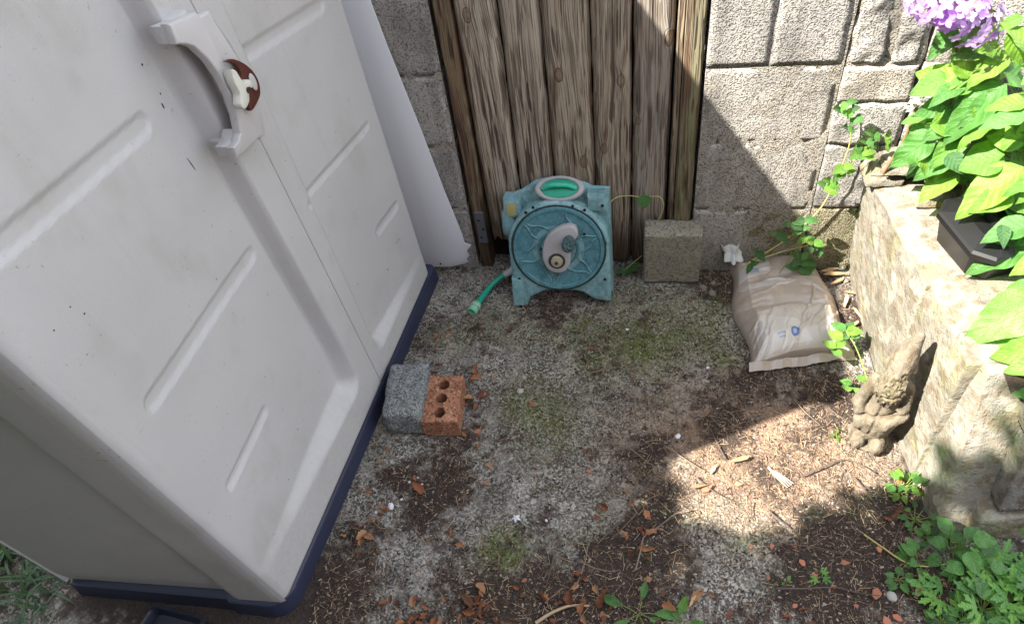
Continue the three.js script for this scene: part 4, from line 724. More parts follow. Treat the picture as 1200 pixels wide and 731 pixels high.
  const head = (cx, cy, cz, R, n, cols) => {
    const core = new THREE.IcosahedronGeometry(R * .7, 1); core.scale(1, .72, 1); core.translate(cx, cy, cz); const hd = wpart('flower_head', core, std({ color: srgb(.48, .42, .46), roughness: .9 }), h);
    for (let i = 0; i < n; i++) {
      const yy = 1 - (i + .5) / n * 1.75, rr = Math.sqrt(Math.max(0, 1 - yy * yy)), a = i * 2.39996, d = V3(rr * Math.cos(a), yy, rr * Math.sin(a)), f = new THREE.Mesh(floret, pick(r, cols)); f.name = 'floret'; f.castShadow = f.receiveShadow = true;
      const k = R * (.90 + r() * .16) * (1 + .18 * Math.sin(a * 3 + yy * 4)); f.position.set(cx - .92 + d.x * k * 1.12, cy - .40 + d.y * k * .72 - d.x * k * .35, cz - .24 + d.z * k); f.quaternion.setFromUnitVectors(V3(0, 1, 0), d.clone().add(V3((r() - .5) * 1.1, .1, (r() - .5) * 1.1)).normalize()); f.rotateY(r() * 6); f.scale.setScalar(.95 + r() * .6); h.add(f);
    }
    void hd;
  };
  head(.612, .930, .185, .078, 150, FM); 
  const pm = [[.86, .86, .92], [.80, .76, .90], [.82, .86, .62]].map((c) => std({ color: new THREE.Color().setRGB(...c), roughness: .7, side: THREE.DoubleSide }));
  for (let i = 0; i < 20; i++) { const f = new THREE.Mesh(floret, pick(r, pm)); f.name = 'floret'; f.castShadow = f.receiveShadow = true; f.position.set(.625 + (r() - .5) * .06 - .92, .675 + (r() - .5) * .04 - .4, .14 + (r() - .5) * .05 - .24); f.rotation.set(r() * 2 - .5, r() * 6, r() - .5); f.scale.setScalar(.5 + r() * .35); h.add(f); }
  for (const [b, t] of [[[.60, .45, .10], [.618, .67, .13]], [[.70, .44, .16], [.64, .86, .17]]]) wpart('stem', tube([b, [(b[0] + t[0]) / 2 + .01, (b[1] + t[1]) / 2, (b[2] + t[2]) / 2], t], .004, 8, 6), woodStem, h);
}
// bramble in the corner: trailing runner with three-part leaves
function sprig(par, r, at, size, mats, k = 3, up = [-.1, .6, 1]) {
  const a0 = r() * 6.28; for (let i = 0; i < k; i++) { const a = a0 + i * 6.28 / k + (r() - .5) * .5, L = size * (.8 + r() * .5); leaf(par, pick(r, small), pick(r, mats), at, [at[0] + Math.cos(a) * L, at[1] + Math.sin(a) * L * .75, at[2] + .012 + r() * .02], [up[0] + (r() - .5) * .5, up[1], up[2]], 1.15); }
}
{
  const r = rng(55), t = thing('bramble', 'trailing bramble runner with green leaflets climbing from sand bag to wall corner', 'plant', [.42, .05, .03]);
  wpart('stem', tube([[.314,.06,.035],[.402,.142,.03],[.46,.219,.03],[.494,.288,.03],[.512,.40,.035],[.522,.50,.03],[.50,.60,.03]], .0028, 30, 6, .4), tanStem, t);
  wpart('stem', tube([[.291,.06,.05],[.393,.11,.04],[.488,.148,.04]], .0025, 14, 6, .3), tanStem, t);
  wpart('stem', tube([[.40,.075,.09],[.433,.11,.05],[.421,.161,.05],[.425,.215,.05]], .0018, 12, 5, .3), stemMat, t);
  for (const [x, y, d] of [[.380,.215,1],[.410,.255,1],[.445,.262,1],[.440,.235,1],[.334,.145,1],[.320,.10,1],[.470,.150,1],[.503,.158,1],[.462,.20,0],[.480,.195,0],[.455,.095,1],[.49,.10,1]]) sprig(t, r, [x, y, .055 + r() * .02], d ? .034 : .026, d ? LM.deep.concat(LM.herb[1]) : LM.bright, 2);
  for (const [x, y] of [[.504,.43],[.487,.40],[.522,.425],[.480,.385],[.512,.445]]) sprig(t, r, [x, y, .06], .026, LM.bright, 2);
  for (const [x, y] of [[.471,.615],[.500,.612],[.512,.585],[.50,.56],[.485,.63]]) sprig(t, r, [x, y, .05], .022, LM.deep.concat(LM.herb[0]), 2);
  for (const [x, y] of [[.547,.534],[.56,.555],[.594,.546],[.54,.50],[.57,.52],[.555,.49],[.60,.52],[.53,.52]]) sprig(t, r, [x, y, .07], .026, LM.bright.concat(LM.herb), 2);
  wpart('stem', tube([[.53, .43, .05], [.55, .49, .06], [.59, .55, .07]], .002, 8, 5), stemMat, t);
  const t2 = thing('bramble_tip', 'small trifoliate green sprig lying on the upper half of the sand bag', 'plant', [.455, .09, .06]);
  for (const [dx, dz] of [[-.012, .02], [.03, .015], [-.002, -.022]]) leaf(t2, pick(r, small), pick(r, LM.deep), [.455, .105, .06], [.455 + dx * 1.6, .112, .06 + dz * 1.8], [0, 1, .3], 1.2);
  wpart('stem', tube([[.43, .16, .05], [.45, .12, .055], [.455, .105, .06]], .0013, 6, 5), stemMat, t2);
  const v = thing('door_vine', 'thin pale vine tendril with one leaf hanging across the foot of the door', 'plant', [.0, .28, .0]);
  wpart('stem', tube([[-.095,.295,.03],[-.08,.305,.02],[-.045,.307,.012],[.003,.3,.01],[.045,.302,.01],[.058,.285,.012],[.058,.255,.013],[.046,.215,.012]], .0016, 30, 5), tanStem, v);
  leaf(v, small[2], LM.deep[1], [.0, .312, .012], [.008, .272, .03], [0, .3, 1], 1.5); leaf(v, small[0], LM.deep[0], [.0, .30, .012], [-.02, .29, .03], [0, .3, 1], 1.3);
  const d = thing('doorstep_weed', 'small dark weed rooted at the foot of the door beside the concrete block', 'plant', [-.045, 0, .015]);
  for (let i = 0; i < 7; i++) { const a = i * .9 + .2, L = .02 + r() * .02; leaf(d, pick(r, small), pick(r, LM.deep), [-.045, .01, .015], [-.045 + Math.cos(a) * L, .02 + r() * .03, .018 + Math.abs(Math.sin(a)) * L], [0, 1, .4], 1.1); }
  wpart('stem', tube([[-.06, .005, .02], [-.03, .03, .01], [.0, .062, .005]], .0016, 8, 5), tanStem, d);
}
// weeds, each rooted at its own spot
function rosette(name, label, cat, at, n, L0, L1, H, geos, mats, seed, wid = 1, stemH = 0, group) {
  const r = rng(seed), t = thing(name, label, cat, at, group);
  for (let i = 0; i < n; i++) {
    const a = i * 2.39996 + r() * .6, L = lerp(L0, L1, r()), e = r(), y0 = stemH ? (i / n) * stemH : .004, rad = stemH ? (.012 + .02 * r()) : (.25 + r() * .75) * L0;
    const b = [at[0] + Math.cos(a) * rad, at[1] + y0 + H * e * .5, at[2] + Math.sin(a) * rad], tp = [b[0] + Math.cos(a) * L, b[1] + H * (e - .3) * .6, b[2] + Math.sin(a) * L];
    leaf(t, pick(r, geos), pick(r, mats), b, tp, [(r() - .5) * .4, 1, .35], wid);
    wpart('stem', tube([[at[0], at[1] + (stemH ? y0 * .9 : 0), at[2]], [(at[0] + b[0]) / 2, (at[1] + b[1]) / 2 + .006, (at[2] + b[2]) / 2], b], .0011, 5, 4), stemMat, t);
  }
  if (stemH) wpart('stem', tube([at, [at[0] + .004, at[1] + stemH * .5, at[2] + .003], [at[0] + .008, at[1] + stemH, at[2] + .012]], .002, 8, 5, .4), stemMat, t);
  return t;
}
{
  const B = LM.bright, Hb = LM.herb, Dp = LM.deep;
  const s1 = thing('bag_sprig', 'bright green climbing sprig growing over near right corner of the sand bag', 'plant', [.60, 0, .47]), r = rng(9);
  wpart('stem', tube([[.604, 0, .50], [.59, .05, .44], [.566, .09, .375], [.545, .105, .335]], .0024, 18, 6, .4), stemMat, s1);
  for (const [x, y, z, k] of [[.545, .107, .335, 3], [.535, .10, .36, 2], [.562, .095, .352, 2], [.515, .095, .385, 2], [.53, .08, .40, 1]]) for (let i = 0; i < k; i++) { const a = -2.6 + i * 1.3 + r() * .5, L = .034 + r() * .016; leaf(s1, pick(r, small), pick(r, B), [x, y, z], [x + Math.cos(a) * L, y + .004, z + Math.sin(a) * L], [-.2, 1, .4], 1.05); }
  for (const [x, y, z] of [[.555, .04, .46], [.59, .045, .45], [.575, .03, .485], [.60, .03, .49], [.54, .02, .465], [.61, .02, .515]]) for (let i = 0; i < 2; i++) { const a = r() * 6.28, L = .022 + r() * .012; leaf(s1, pick(r, small), pick(r, i ? B : Hb), [x, y, z], [x + Math.cos(a) * L, y + .004, z + Math.sin(a) * L], [-.2, 1, .3], 1.1); }
  rosette('creeping_weed', 'tiny pale green creeping weed in soil between bag and garden figure', 'plant', [.585, 0, .545], 12, .012, .02, .02, small, B, 31, 1.1);
  rosette('figure_weed', 'leafy green weed at the foot of the garden figure against the stone wall', 'plant', [.622, 0, .755], 20, .02, .03, .05, small, B.concat(Hb), 12, 1.05, .06);
  rosette('figure_sprout', 'small light green sprout just left of the garden figure', 'plant', [.50, 0, .60], 4, .01, .016, .015, small, B, 13, 1.1);
  rosette('wall_weed', 'tuft of small weeds at the stone wall base below the garden figure', 'plant', [.64, .0, .83], 12, .016, .026, .05, small, Hb.concat(Dp), 14, 1.1, .03);
  rosette('round_leaf_weed', 'dull round-leaved weed at the left edge of the green weed patch', 'plant', [.628, 0, .925], 14, .026, .038, .04, small, [LM.deep[1], LM.herb[1]], 15, 1.35);
  rosette('trailing_weed', 'low weed with dark green leaves trailing onto the soil', 'plant', [.575, 0, .975], 7, .02, .028, .02, small, [LM.deep[1], LM.herb[1]], 16, 1.35);
  rosette('mint_plant', 'upright weed with paired pointed leaves in front of the grey boulder', 'plant', [.70, 0, .91], 14, .035, .055, .03, ovate, [LM.herb[1], LM.deep[1]], 17, 1.0, .10);
  rosette('mint_plant', 'dark leafy weed with a small violet bud behind the cut-leaf herbs', 'plant', [.725, 0, .955], 14, .03, .045, .03, ovate, [LM.deep[1], LM.deep[0], LM.herb[1]], 18, 1.05, .07);
  const herbs = [[.655, 1.01, 'cut-leaf herb nearest the terracotta shards, lowest left of the weed patch', 9, 19], [.675, .985, 'cut-leaf herb growing between the round-leaved weed and the mint', 10, 20], [.775, .955, 'tall cut-leaf herb with broad fresh green leaves against the lower boulder', 18, 21], [.79, 1.01, 'dense cut-leaf herb in the lower right corner of the weed patch', 22, 22], [.735, 1.03, 'spreading cut-leaf herb at the near edge of the weed patch', 16, 23], [.84, .97, 'cut-leaf herb at far right edge beside the boulders', 16, 24], [.69, 1.055, 'small cut-leaf herb on soil at the bottom edge', 9, 25], [.85, 1.06, 'cut-leaf herb outermost in the near right corner', 14, 26]];
  for (const [x, z, l, n, s] of herbs) rosette('cut_leaf_herb', l, 'plant', [x, 0, z], n, .034, .052, s > 20 && s < 25 ? .09 : .04, cutLeaf, LM.herb.concat(LM.bright[3]), s, .95);
  for (const [x, z, s, l] of [[.645, 1.065, 61, 'at the bottom edge left of the cut-leaf herbs'], [.70, 1.0, 62, 'in the middle of the weed patch between mint and herbs'], [.755, 1.07, 63, 'at the bottom edge under the dense cut-leaf herb'], [.81, 1.09, 64, 'in the near right corner under the outermost herb'], [.66, .88, 65, 'at the top of the weed patch against the grey boulder']]) rosette('ground_weed', 'low small-leaved green weed ' + l, 'plant', [x, 0, z], 16, .016, .03, .03, small, Hb.concat(Dp), s, 1.2);
  rosette('dandelion', 'dandelion rosette with long toothed leaves at the bottom centre edge', 'plant', [.012, 0, 1.10], 7, .05, .085, .05, [leafGeo(.17, .3, .25, { serr: .3, peak: 1.1 }), leafGeo(.15, .4, .35, { serr: .3, peak: 1.2, ph: 2 })], [LM.herb[1], LM.deep[1]], 27, 1);
  rosette('young_weed', 'young bright weed with two long leaves right of the dandelion', 'plant', [.10, 0, 1.105], 5, .03, .05, .03, [leafGeo(.2, .3, .3, { serr: .1 })], [LM.bright[1]], 28, 1);
  rosette('seedling', 'tiny single-leaf seedling among the shards, left one of the two', 'plant', [.339, 0, .997], 3, .008, .016, .012, small, Hb, 29, 1.2);
  rosette('seedling', 'tiny cut-leaf seedling among the shards, right one of the two', 'plant', [.415, 0, .981], 3, .012, .022, .012, cutLeaf, Hb, 30, 1);
  // dim grass left of the shed
  const bl = leafGeo(.05, .3, .5, { nu: 2, nv: 5, serr: 0 }), r2 = rng(88), n = 360, gm = new THREE.InstancedMesh(bl, LM.deep[2], n), mt = new THREE.Matrix4(), e = new THREE.Euler(), q = new THREE.Quaternion();
  for (let i = 0; i < n; i++) { const x = -1.42 - Math.pow(r2(), 1.4) * .5, z = 1.02 + r2() * .34; e.set(-.5 - r2() * .9, r2() * 6.28, 0, 'YXZ'); q.setFromEuler(e); const L = .04 + r2() * .07; mt.compose(V3(x, 0, z), q, V3(L, L, L)); gm.setMatrixAt(i, mt); }
  gm.name = 'grass'; gm.castShadow = gm.receiveShadow = true; gm.userData.kind = 'stuff'; tag(gm, 'dim green grass beside the near end of the shed', null); scene.add(gm);
  rosette('shed_weed', 'dark green weed in the shade behind the shed corner', 'plant', [-1.62, 0, 1.06], 16, .03, .055, .05, small, Dp, 40, 1.1);
}

// ---------------------------------------------------------------- dead leaves, twigs, shards, pebbles, fine litter
{
  const r = rng(2024);
  const LEAFC = [[-.59,.307,5,.02],[-.581,.422,6,.025],[-.471,.464,4,.02],[-.423,.446,2,.02],[-.471,.539,7,.03],[-.395,.283,1,.01],[-.29,.53,2,.02],[-.443,.678,2,.02],[-.393,.728,2,.02],[-.43,.782,2,.03],[-.539,.814,2,.03],[-.663,.872,8,.03],[-.683,.967,9,.035],[-.42,.97,3,.02],[-.361,1.071,2,.02],[-.533,1.136,12,.05],[-.472,1.137,14,.05],[-.293,1.125,18,.07],[-.35,1.14,12,.05],[-.202,1.058,2,.02],[-.104,1.04,6,.03],[-.081,1.107,7,.03],[.001,.937,8,.04],[.01,.893,4,.04],[-.094,.855,2,.03],[.042,1.047,4,.03],[.089,1.092,4,.04],[-.147,.7,2,.03],[-.012,.802,2,.03],[-.223,.327,2,.02],[-.121,.355,2,.03],[.195,.295,1,.01],[.636,.747,4,.03],[.602,.827,5,.03],[.642,.987,4,.03],[.362,1.086,2,.03],[-.481,.32,1,.02],[-.65,.70,2,.02],[.18,1.06,3,.05],[.4,1.04,2,.05],[-.15,1.13,6,.05]];
  const dm = [[.55, .34, .225], [.62, .42, .29], [.47, .29, .20], [.66, .50, .36], [.40, .27, .195]].map((c) => std({ bumpMap: TL.bumpMap, color: srgb(...c), bumpScale: .002, roughness: .8, side: THREE.DoubleSide }));
  const dg = [0, 1, 2, 3, 4].map((k) => leafGeo([.25, .30, .22, .28, .19][k], [.6, 1.0, .4, 1.4, .8][k], [.45, -.25, .7, -.4, .2][k], { nu: 6, nv: 10, twist: [.4, -.4, .7, -.1, .3][k], wave: .07, ph: k, serr: .08 }));
  const where = (x, z) => z > 1.02 ? (x < -.4 ? 'in the drift at the near end of the shed' : x < -.15 ? 'in the drift along the near edge' : x < .15 ? 'around the dandelion at the near edge' : 'on the near right soil') : x < -.56 && z > .75 ? 'along the shed base in front of the holed brick' : x < -.36 && z < .66 ? 'between the shed base and the hose reel' : x < -.3 ? 'in front of the holed brick' : z < .3 && x > .15 ? 'between the sand bag and the stone wall' : x > .55 ? 'below the garden figure' : x < .1 && z > .78 ? 'among the twigs left of the sunlit patch' : x > .0 && z > .55 ? 'in and beside the sunlit patch' : 'on the mossy concrete in the middle';
  const proto = new THREE.Mesh(dg[0], dm[0]);
  for (const [cx, cz, n, rad] of LEAFC) for (let i = 0; i < n; i++) {
    const o = proto.clone(); o.geometry = pick(r, dg); o.material = pick(r, dm); o.name = numbered('dry_leaf'); o.castShadow = o.receiveShadow = true;
    const x = cx + (r() + r() - 1) * rad * 1.6, z = cz + (r() + r() - 1) * rad * 1.6, s = .017 + Math.pow(r(), 1.5) * .024;
    o.position.set(x, groundY(x, z) + .003 + s * .12, z); o.rotation.set((r() - .5) * 1.1, r() * 6.28, (r() - .5) * 1.6, 'YXZ'); o.scale.setScalar(s);
    tag(o, 'curled dry brown leaf lying ' + where(x, z), 'dry leaf', 'dry leaves ' + where(x, z)); scene.add(o);
  }
  const chip = (o, x, z, s, label, cat, group, name, m) => { if (group) { label += ' ' + where(x, z); group += ' ' + where(x, z); } o.name = numbered(name); o.position.set(x, groundY(x, z) + s * .3, z); o.rotation.set((r() - .5) * .5, r() * 6.28, (r() - .5) * .5); o.scale.setScalar(s); o.material = m; o.castShadow = o.receiveShadow = true; tag(o, label, cat, group); scene.add(o); };
  const rock = [0, 1, 2].map((k) => { let g = new THREE.IcosahedronGeometry(1, 2); g.deleteAttribute('uv'); g.deleteAttribute('normal'); g = mergeVertices(g, 1e-4); const p = g.attributes.position; for (let i = 0; i < p.count; i++) { const f = .72 + .6 * fbm3(p.getX(i) * 1.3 + k * 9, p.getY(i) * 1.3, p.getZ(i) * 1.3, 2); p.setXYZ(i, p.getX(i) * f, p.getY(i) * f * .6, p.getZ(i) * f * .8); } g.computeVertexNormals(); return g; });
  const shardG = [0, 1, 2].map((k) => { const n = 4 + k, P = []; for (let i = 0; i < n; i++) { const a = i / n * 6.28 + r() * .6, q = .7 + r() * .5; P.push([Math.cos(a) * q, Math.sin(a) * q * .75]); } const g = extrude(shapeOf(P), .3, .02, 3, 1); g.rotateX(-Math.PI / 2); return g; });
  const terra = [std({ color: srgb(.64, .42, .33), roughness: .95 }), std({ color: srgb(.57, .38, .30), roughness: .95 })];
  for (const [x, z, s] of [[.527,1.01,.016],[.378,.95,.011],[.471,.942,.011],[.539,1.071,.014],[.315,.913,.009],[.402,.978,.009],[-.122,.742,.008],[-.254,1.042,.008],[.267,.917,.008],[.551,.905,.01],[.363,.909,.008],[-.431,.637,.011],[.172,.773,.017],[.249,.754,.011],[.44,1.0,.007],[.35,1.05,.008],[.56,1.06,.013],[.48,1.04,.007],[.30,.99,.006]]) chip(new THREE.Mesh(pick(r, shardG)), x, z, s, 'small broken terracotta shard lying', 'shard', 'terracotta shards', 'terracotta_shard', pick(r, terra));
  const pale = [std({ color: srgb(.82, .82, .84), roughness: .6 }), std({ color: srgb(.62, .61, .59), roughness: .9 }), std({ color: srgb(.45, .43, .40), roughness: .9 })];
  const PEB = [[-.587,.805,.004,0],[-.551,.81,.003,0],[-.33,.497,.010,1],[.105,.62,.008,0],[-.218,.887,.004,0],[-.629,.668,.006,1],[.191,.388,.005,0],[-.038,.254,.005,0],[-.712,.581,.004,0],[.558,1.013,.012,1],[-.056,.757,.008,2],[-.077,.778,.006,2],[-.657,.895,.004,0],[-.567,.791,.003,0],[-.598,.855,.004,0],[.20,.14,.010,2],[.215,.105,.012,2],[.19,.08,.011,2],[.22,.06,.009,2],[.61,.12,.010,1],[.60,.07,.009,2]];
  for (const [x, z, s, k] of PEB) chip(new THREE.Mesh(pick(r, rock)), x, z, s, (k ? 'small grey' : 'tiny white') + ' pebble lying', 'pebble', k ? 'grey pebbles' : 'white pebbles', 'pebble', pale[k]);
  chip(new THREE.Mesh(rock[1]), -.621, .876, .0095, 'white pebble near the shed base, largest of the white ones', 'pebble', null, 'pebble', pale[0]);
  const bf = new THREE.Group(); bf.name = 'fallen_blossom'; bf.position.set(-.293, .006, .888); tag(bf, 'crumpled white fallen blossom lying near the green moss patch', 'blossom');
  for (let i = 0; i < 5; i++) { const m = new THREE.Mesh(small[i % 3], pale[0]); m.name = 'petal'; m.scale.setScalar(.014); m.rotation.set(-.3, i * 1.26, .2); m.castShadow = m.receiveShadow = true; bf.add(m); } scene.add(bf);
  const TWIG = [[[-.089,.944],[-.031,.873],[-.002,.778],[.018,.715]],[[-.22,.876],[-.136,.858],[-.093,.882]],[[-.133,1.052],[-.11,.946],[-.102,.901]],[[-.127,.99],[-.046,1.008],[-.031,1.007]],[[.002,1],[.021,.914],[.092,.853],[.143,.833]],[[-.026,.667],[.029,.714],[.04,.726]],[[-.003,.716],[-.095,.832]],[[-.105,.658],[.007,.67]],[[.072,.661],[.167,.73]],[[.146,.744],[.235,.809]],[[.244,.663],[.305,.685]],[[-.218,.526],[-.227,.612]],[[-.141,.434],[-.022,.398]],[[.344,.911],[.474,.921],[.52,.865]],[[.315,1.018],[.444,1.004],[.531,1.016]],[[.567,.914],[.625,.804],[.658,.779]],[[.403,.727],[.512,.672],[.584,.715]],[[.314,.826],[.367,.877]],[[.275,.806],[.28,.873]],[[.091,.951],[.168,.966]],[[-.319,.774],[-.393,.876]],[[-.454,1.016],[-.453,1.079]],[[.027,.542],[.118,.509]],[[.184,.561],[.27,.584]],[[-.466,.417],[-.562,.453]],[[.492,.518],[.548,.568]],[[.409,.495],[.464,.573]],[[.221,.69],[.183,.589]],[[.524,.719],[.568,.808]],[[.071,1.035],[.202,1.044]],[[-.189,.973],[-.202,1.058]],[[.0,.86],[-.06,.93]],[[.03,.77],[-.02,.83]],[[-.05,.68],[.03,.65]],[[.58,.16],[.60,.26]],[[.575,.10],[.61,.19]]];
  const tm = [std({ color: srgb(.36, .31, .28), roughness: .95 }), std({ color: srgb(.48, .42, .37), roughness: .95 }), std({ color: srgb(.66, .58, .46), roughness: .9 })];
  for (const P of TWIG) { const [x0, z0] = P[0], pts = []; for (let i = 0; i < P.length; i++) { pts.push([P[i][0] - x0, .006 + r() * .006, P[i][1] - z0]); if (i < P.length - 1) pts.push([(P[i][0] + P[i + 1][0]) / 2 - x0 + (r() - .5) * .012, .006 + r() * .008, (P[i][1] + P[i + 1][1]) / 2 - z0 + (r() - .5) * .012]); } const o = mesh('twig', tube(pts, .0014 + r() * .0011, 14, 5, .6), tm[Math.floor(r() * r() * 3)]); o.position.set(x0, 0, z0); tag(o, 'thin dry twig lying ' + where((x0 + P.at(-1)[0]) / 2, (z0 + P.at(-1)[1]) / 2), 'twig', 'dry twigs ' + where((x0 + P.at(-1)[0]) / 2, (z0 + P.at(-1)[1]) / 2)); }
  const big = mesh('twig', tube([[0, .006, 0], [.035, .010, -.025], [.075, .008, -.045], [.118, .007, -.049]], .0042, 16, 6, .4), tm[2]); big.position.set(-.217, 0, 1.14); tag(big, 'thick pale curved twig at the bottom edge near the dandelion', 'twig');
  const run = mesh('dry_runner', tube([[.523, .008, .872], [.56, .010, .904], [.60, .012, .935], [.64, .02, .945], [.68, .03, .94]], .0022, 18, 6, .3), tanStem); tag(run, 'long pale dry runner reaching from the soil into the weed patch', 'stem');
  for (const [x, z, s, a] of [[.26, .69, .03, .3], [.15, .775, .028, .2], [.19, .72, .022, 1], [.575, .08, .03, .5], [.60, .13, .026, -.4], [.585, .16, .03, 1.2], [.57, .05, .035, .1], [.61, .2, .024, 1.9], [.56, .02, .032, .15], [.60, .24, .02, .8], [.105, 1.07, .02, .7], [.13, 1.06, .018, 1.1]]) { const g = pick(r, shardG), o = mesh('wood_chip', g, std({ color: srgb(...mix3([.50, .39, .28], [.76, .64, .48], r())), roughness: .9 })); o.scale.set(s * (.8 + r() * .4), s * .3, s * (.22 + r() * .2)); o.position.set(x, groundY(x, z) + .006 + r() * .012, z); o.rotation.set((r() - .5) * .3, a, (r() - .5) * .3); tag(o, 'pale splinter of wood lying ' + where(x, z), 'wood chip', 'wood splinters ' + where(x, z)); }
  const husk = thing('split_husk', 'pale split stalk with curling fibres in the sunlit patch of soil', 'husk', [.34, .008, .735]);
  for (let i = 0; i < 4; i++) wpart('fibre', tube([[.325, .008, .705 + i * .002], [.335 + i * .006, .013, .73], [.365 + i * .005, .007, .76 - i * .004]], .0022, 8, 5, .5), std({ color: srgb(.82, .75, .66), roughness: .8 }), husk);
  // fine litter: bark crumbs and dry needles, beyond counting
  const flake = (() => { const g = new THREE.IcosahedronGeometry(1, 0); g.scale(1, .25, .5); return g; })(), needle = new THREE.CylinderGeometry(.5, .3, 1, 4, 1); needle.rotateZ(Math.PI / 2);
  const vm = std({ roughness: .95 }), mt = new THREE.Matrix4(), q = new THREE.Quaternion(), e = new THREE.Euler(), col = new THREE.Color();
  const scatter = (name, label, geo, n, fn) => { const im = new THREE.InstancedMesh(geo, vm, n); let k = 0, guard = 0; while (k < n && guard++ < n * 12) { const x = -.75 + r() * 1.55, z = -.01 + r() * 1.27; if (x < -.66 - .12 * (z - .05) || (x > .60 + .07 * z && z < .86)) continue; const o = fn(x, z, soilAt(x, z)); if (!o) continue; e.set((r() - .5) * .7, r() * 6.28, (r() - .5) * .7); q.setFromEuler(e); mt.compose(V3(x, groundY(x, z) + .0015 + (o.y || 0), z), q, V3(...o.s)); im.setMatrixAt(k, mt); col.setRGB(...o.c, THREE.SRGBColorSpace); im.setColorAt(k, col); k++; } im.count = k; im.name = name; im.castShadow = im.receiveShadow = true; im.userData.kind = 'stuff'; im.userData.label = label; scene.add(im); };
  scatter('bark_crumbs', 'fine dark bark crumbs and soil grains over the concrete', flake, 26000, (x, z, s) => { if (r() > .25 + .75 * s) return 0; const k = .0014 + Math.pow(r(), 3) * .0042, t = r(); return { s: [k, k, k], c: t < .6 ? mix3([.13, .105, .09], [.24, .19, .165], r()) : t < .85 ? mix3([.36, .29, .24], [.48, .39, .32], r()) : mix3([.46, .42, .36], [.64, .58, .50], r()) }; });
  const tuft = new THREE.IcosahedronGeometry(1, 0);
  scatter('moss', 'low green moss tufts growing on the damp concrete', tuft, 6500, (x, z) => { if (r() > .9 * blobs(MOSS, x, z) * (.2 + 1.5 * Math.max(0, fbm(x * 60, z * 60 + 70, 3) - .3))) return 0; const k = .0012 + Math.pow(r(), 2) * .0032; return { s: [k, k * .8, k], c: mix3([.20, .235, .10], [.39, .41, .19], r()) }; });
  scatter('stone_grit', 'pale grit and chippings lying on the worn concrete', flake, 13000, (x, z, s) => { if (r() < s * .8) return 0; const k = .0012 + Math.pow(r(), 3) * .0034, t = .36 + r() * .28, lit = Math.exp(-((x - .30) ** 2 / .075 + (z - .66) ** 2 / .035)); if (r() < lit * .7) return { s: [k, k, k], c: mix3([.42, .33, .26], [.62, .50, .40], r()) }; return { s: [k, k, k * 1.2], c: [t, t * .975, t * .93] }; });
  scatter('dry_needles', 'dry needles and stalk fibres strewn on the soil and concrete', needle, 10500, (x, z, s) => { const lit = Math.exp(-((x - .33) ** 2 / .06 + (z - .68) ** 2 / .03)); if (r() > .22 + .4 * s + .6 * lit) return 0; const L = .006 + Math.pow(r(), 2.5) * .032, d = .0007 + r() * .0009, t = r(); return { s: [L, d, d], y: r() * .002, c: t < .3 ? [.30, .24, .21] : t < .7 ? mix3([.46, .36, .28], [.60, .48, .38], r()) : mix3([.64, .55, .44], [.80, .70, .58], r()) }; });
}

// ---------------------------------------------------------------- tree standing left of the path, out of frame: its crown gives the dappled shade
{
  const r = rng(404), t = thing('garden_tree', 'small broad-leaved garden tree standing left of the path near the shed', 'tree', [-2.6, 0, 2.85]);
  const bark = std({ color: srgb(.36, .30, .25), roughness: 1, bumpMap: TS.bumpMap, bumpScale: .02 });
  wpart('trunk', tube([[-2.6, -.02, 2.85], [-2.56, .7, 2.82], [-2.45, 1.4, 2.72], [-2.3, 2.0, 2.6], [-2.1, 2.6, 2.6]], .09, 30, 10, .6), bark, t);
  for (const P of [[[-2.42, 1.5, 2.67], [-2.0, 2.1, 2.75], [-1.5, 2.5, 2.85]], [[-2.5, 1.2, 2.7], [-2.6, 1.9, 2.3], [-2.6, 2.5, 2.1]], [[-2.3, 2.0, 2.6], [-1.8, 2.6, 2.4], [-1.3, 2.9, 2.4]]]) wpart('branch', tube(P, .035, 14, 7, .6), bark, t);
  const blobsC = [[-1.58, 2.6, 2.72, .80, .40, .78], [-1.06, 2.8, 2.58, .72, .38, .74], [-.68, 2.9, 2.30, .62, .36, .62], [-2.60, 2.4, 2.40, .72, .45, .70]];
  const n = 13000, im = new THREE.InstancedMesh(leafGeo(.32, .25, .2, { nu: 2, nv: 4 }), LM.herb[1], n), mt = new THREE.Matrix4(), e = new THREE.Euler(), q = new THREE.Quaternion();
  let k = 0; while (k < n) { const b = pick(r, blobsC), d = V3(r() * 2 - 1, r() * 2 - 1, r() * 2 - 1); if (d.x ** 4 + d.y ** 4 + d.z ** 4 > 1) continue; const p = [b[0] + d.x * b[3], b[1] + d.y * b[4], b[2] + d.z * b[5]]; if (fbm3(p[0] * 3.2, p[1] * 3.2, p[2] * 3.2, 2) < .33) continue; e.set(-.6 + r() * 1.2, r() * 6.28, (r() - .5)); q.setFromEuler(e); const L = .085 + r() * .05; mt.compose(V3(p[0] + 2.6, p[1], p[2] - 2.75), q, V3(L, L, L)); im.setMatrixAt(k++, mt); }
  im.name = 'crown'; im.userData.kind = 'stuff'; im.castShadow = im.receiveShadow = true; t.add(im);
}

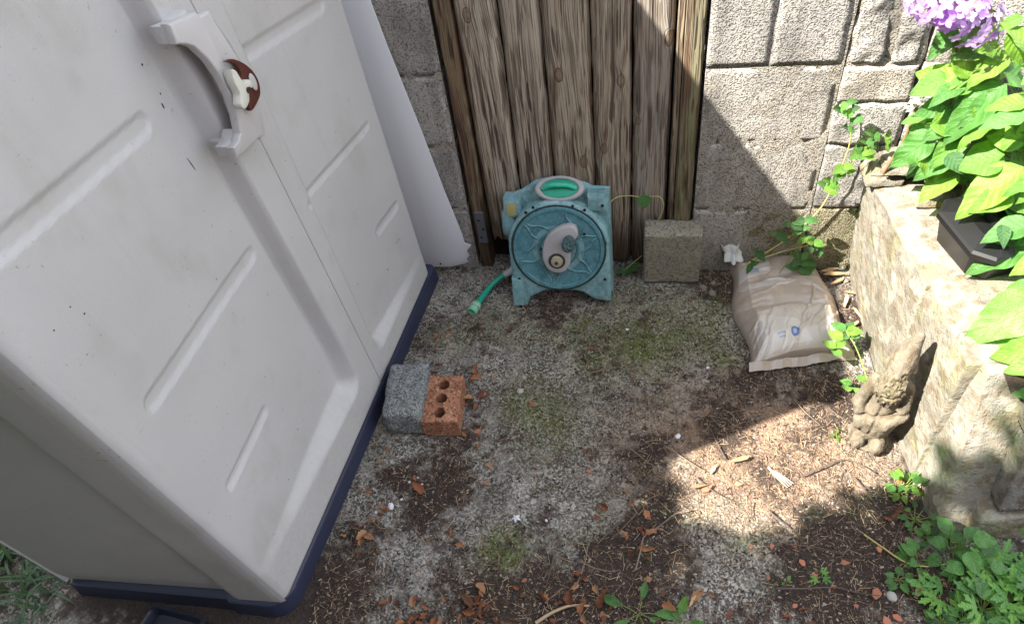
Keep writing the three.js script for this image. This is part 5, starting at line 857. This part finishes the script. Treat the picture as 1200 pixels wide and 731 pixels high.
{
  const r = rng(606), h = thing('hedge', 'clipped green hedge along the left of the path behind the shed corner', 'hedge', [-2.5, 0, 1.95]);
  const n = 14000, im = new THREE.InstancedMesh(leafGeo(.34, .25, .2, { nu: 2, nv: 4 }), LM.deep[1], n), mt = new THREE.Matrix4(), e = new THREE.Euler(), q = new THREE.Quaternion();
  for (let k = 0; k < n; k++) { let x = (r() * 2 - 1), y = r(), z = (r() * 2 - 1); if (r() < .75) { const w = Math.floor(r() * 4); if (w === 0) z = -1; else if (w === 1) y = 1; else if (w === 2) x = 1; else z = -1; } const b = .07 * (fbm3(x * 6, y * 6, z * 6, 2) - .5); e.set(-.8 + r() * 1.6, r() * 6.28, (r() - .5) * 1.4); q.setFromEuler(e); const L = .05 + r() * .045; const far = k > 9000; mt.compose(far ? V3(1.2 + x * (.45 + b), .04 + y * (2.0 + b), .42 + z * (.34 + b)) : V3(x * (.92 + b), .04 + y * (2.05 + b), z * (.40 + b)), q, V3(L, L, L)); im.setMatrixAt(k, mt); }
  im.name = 'foliage'; im.userData.kind = 'stuff'; im.castShadow = im.receiveShadow = true; h.add(im);
  const bm = std({ color: srgb(.28, .22, .17), roughness: 1 });
  for (let i = 0; i < 7; i++) { const x = -3.3 + i * .26; wpart('trunk', tube([[x, -.02, 1.95], [x + .03, .6, 1.97], [x - .04, 1.2, 1.93], [x + .05, 1.8, 1.96]], .03, 12, 6, .6), bm, h); }
}

// ---------------------------------------------------------------- house wall behind the path, out of frame
{
  const h = thing('house', 'brick house with a white framed window across the path from the shed', 'house', [0, 0, 4.2]);
  const bk = std({ ...{ map: M.brick.map, bumpMap: M.brick.bumpMap }, color: new THREE.Color(.7, .62, .58), bumpScale: .003, roughness: .95 });
  const X = (a, b, y0, y1) => boxUV(cbox(a, y0, 4.2, b, y1, 4.45, .004));
  wpart('wall', merge([X(-4.2, -1.0, -.02, 3.6), X(.6, 4.2, -.02, 3.6), X(-1.0, .6, -.02, .9), X(-1.0, .6, 2.1, 3.6)]), bk, h);
  const wh = std({ color: srgb(.85, .85, .84), roughness: .5 });
  const f = wpart('window', merge([cbox(-1.0, .9, 4.26, .6, .96, 4.34), cbox(-1.0, 2.04, 4.26, .6, 2.1, 4.34), cbox(-1.0, .96, 4.26, -.94, 2.04, 4.34), cbox(.54, .96, 4.26, .6, 2.04, 4.34), cbox(-.23, .96, 4.27, -.17, 2.04, 4.33)]), wh, h);
  wpart('pane', cbox(-.94, .96, 4.295, .54, 2.04, 4.305, .001), std({ color: srgb(.16, .18, .2), roughness: .08 }), f);
  wpart('sill', cbox(-1.06, .84, 4.12, .66, .9, 4.3), wh, f);
}

renderer.render(scene, camera);
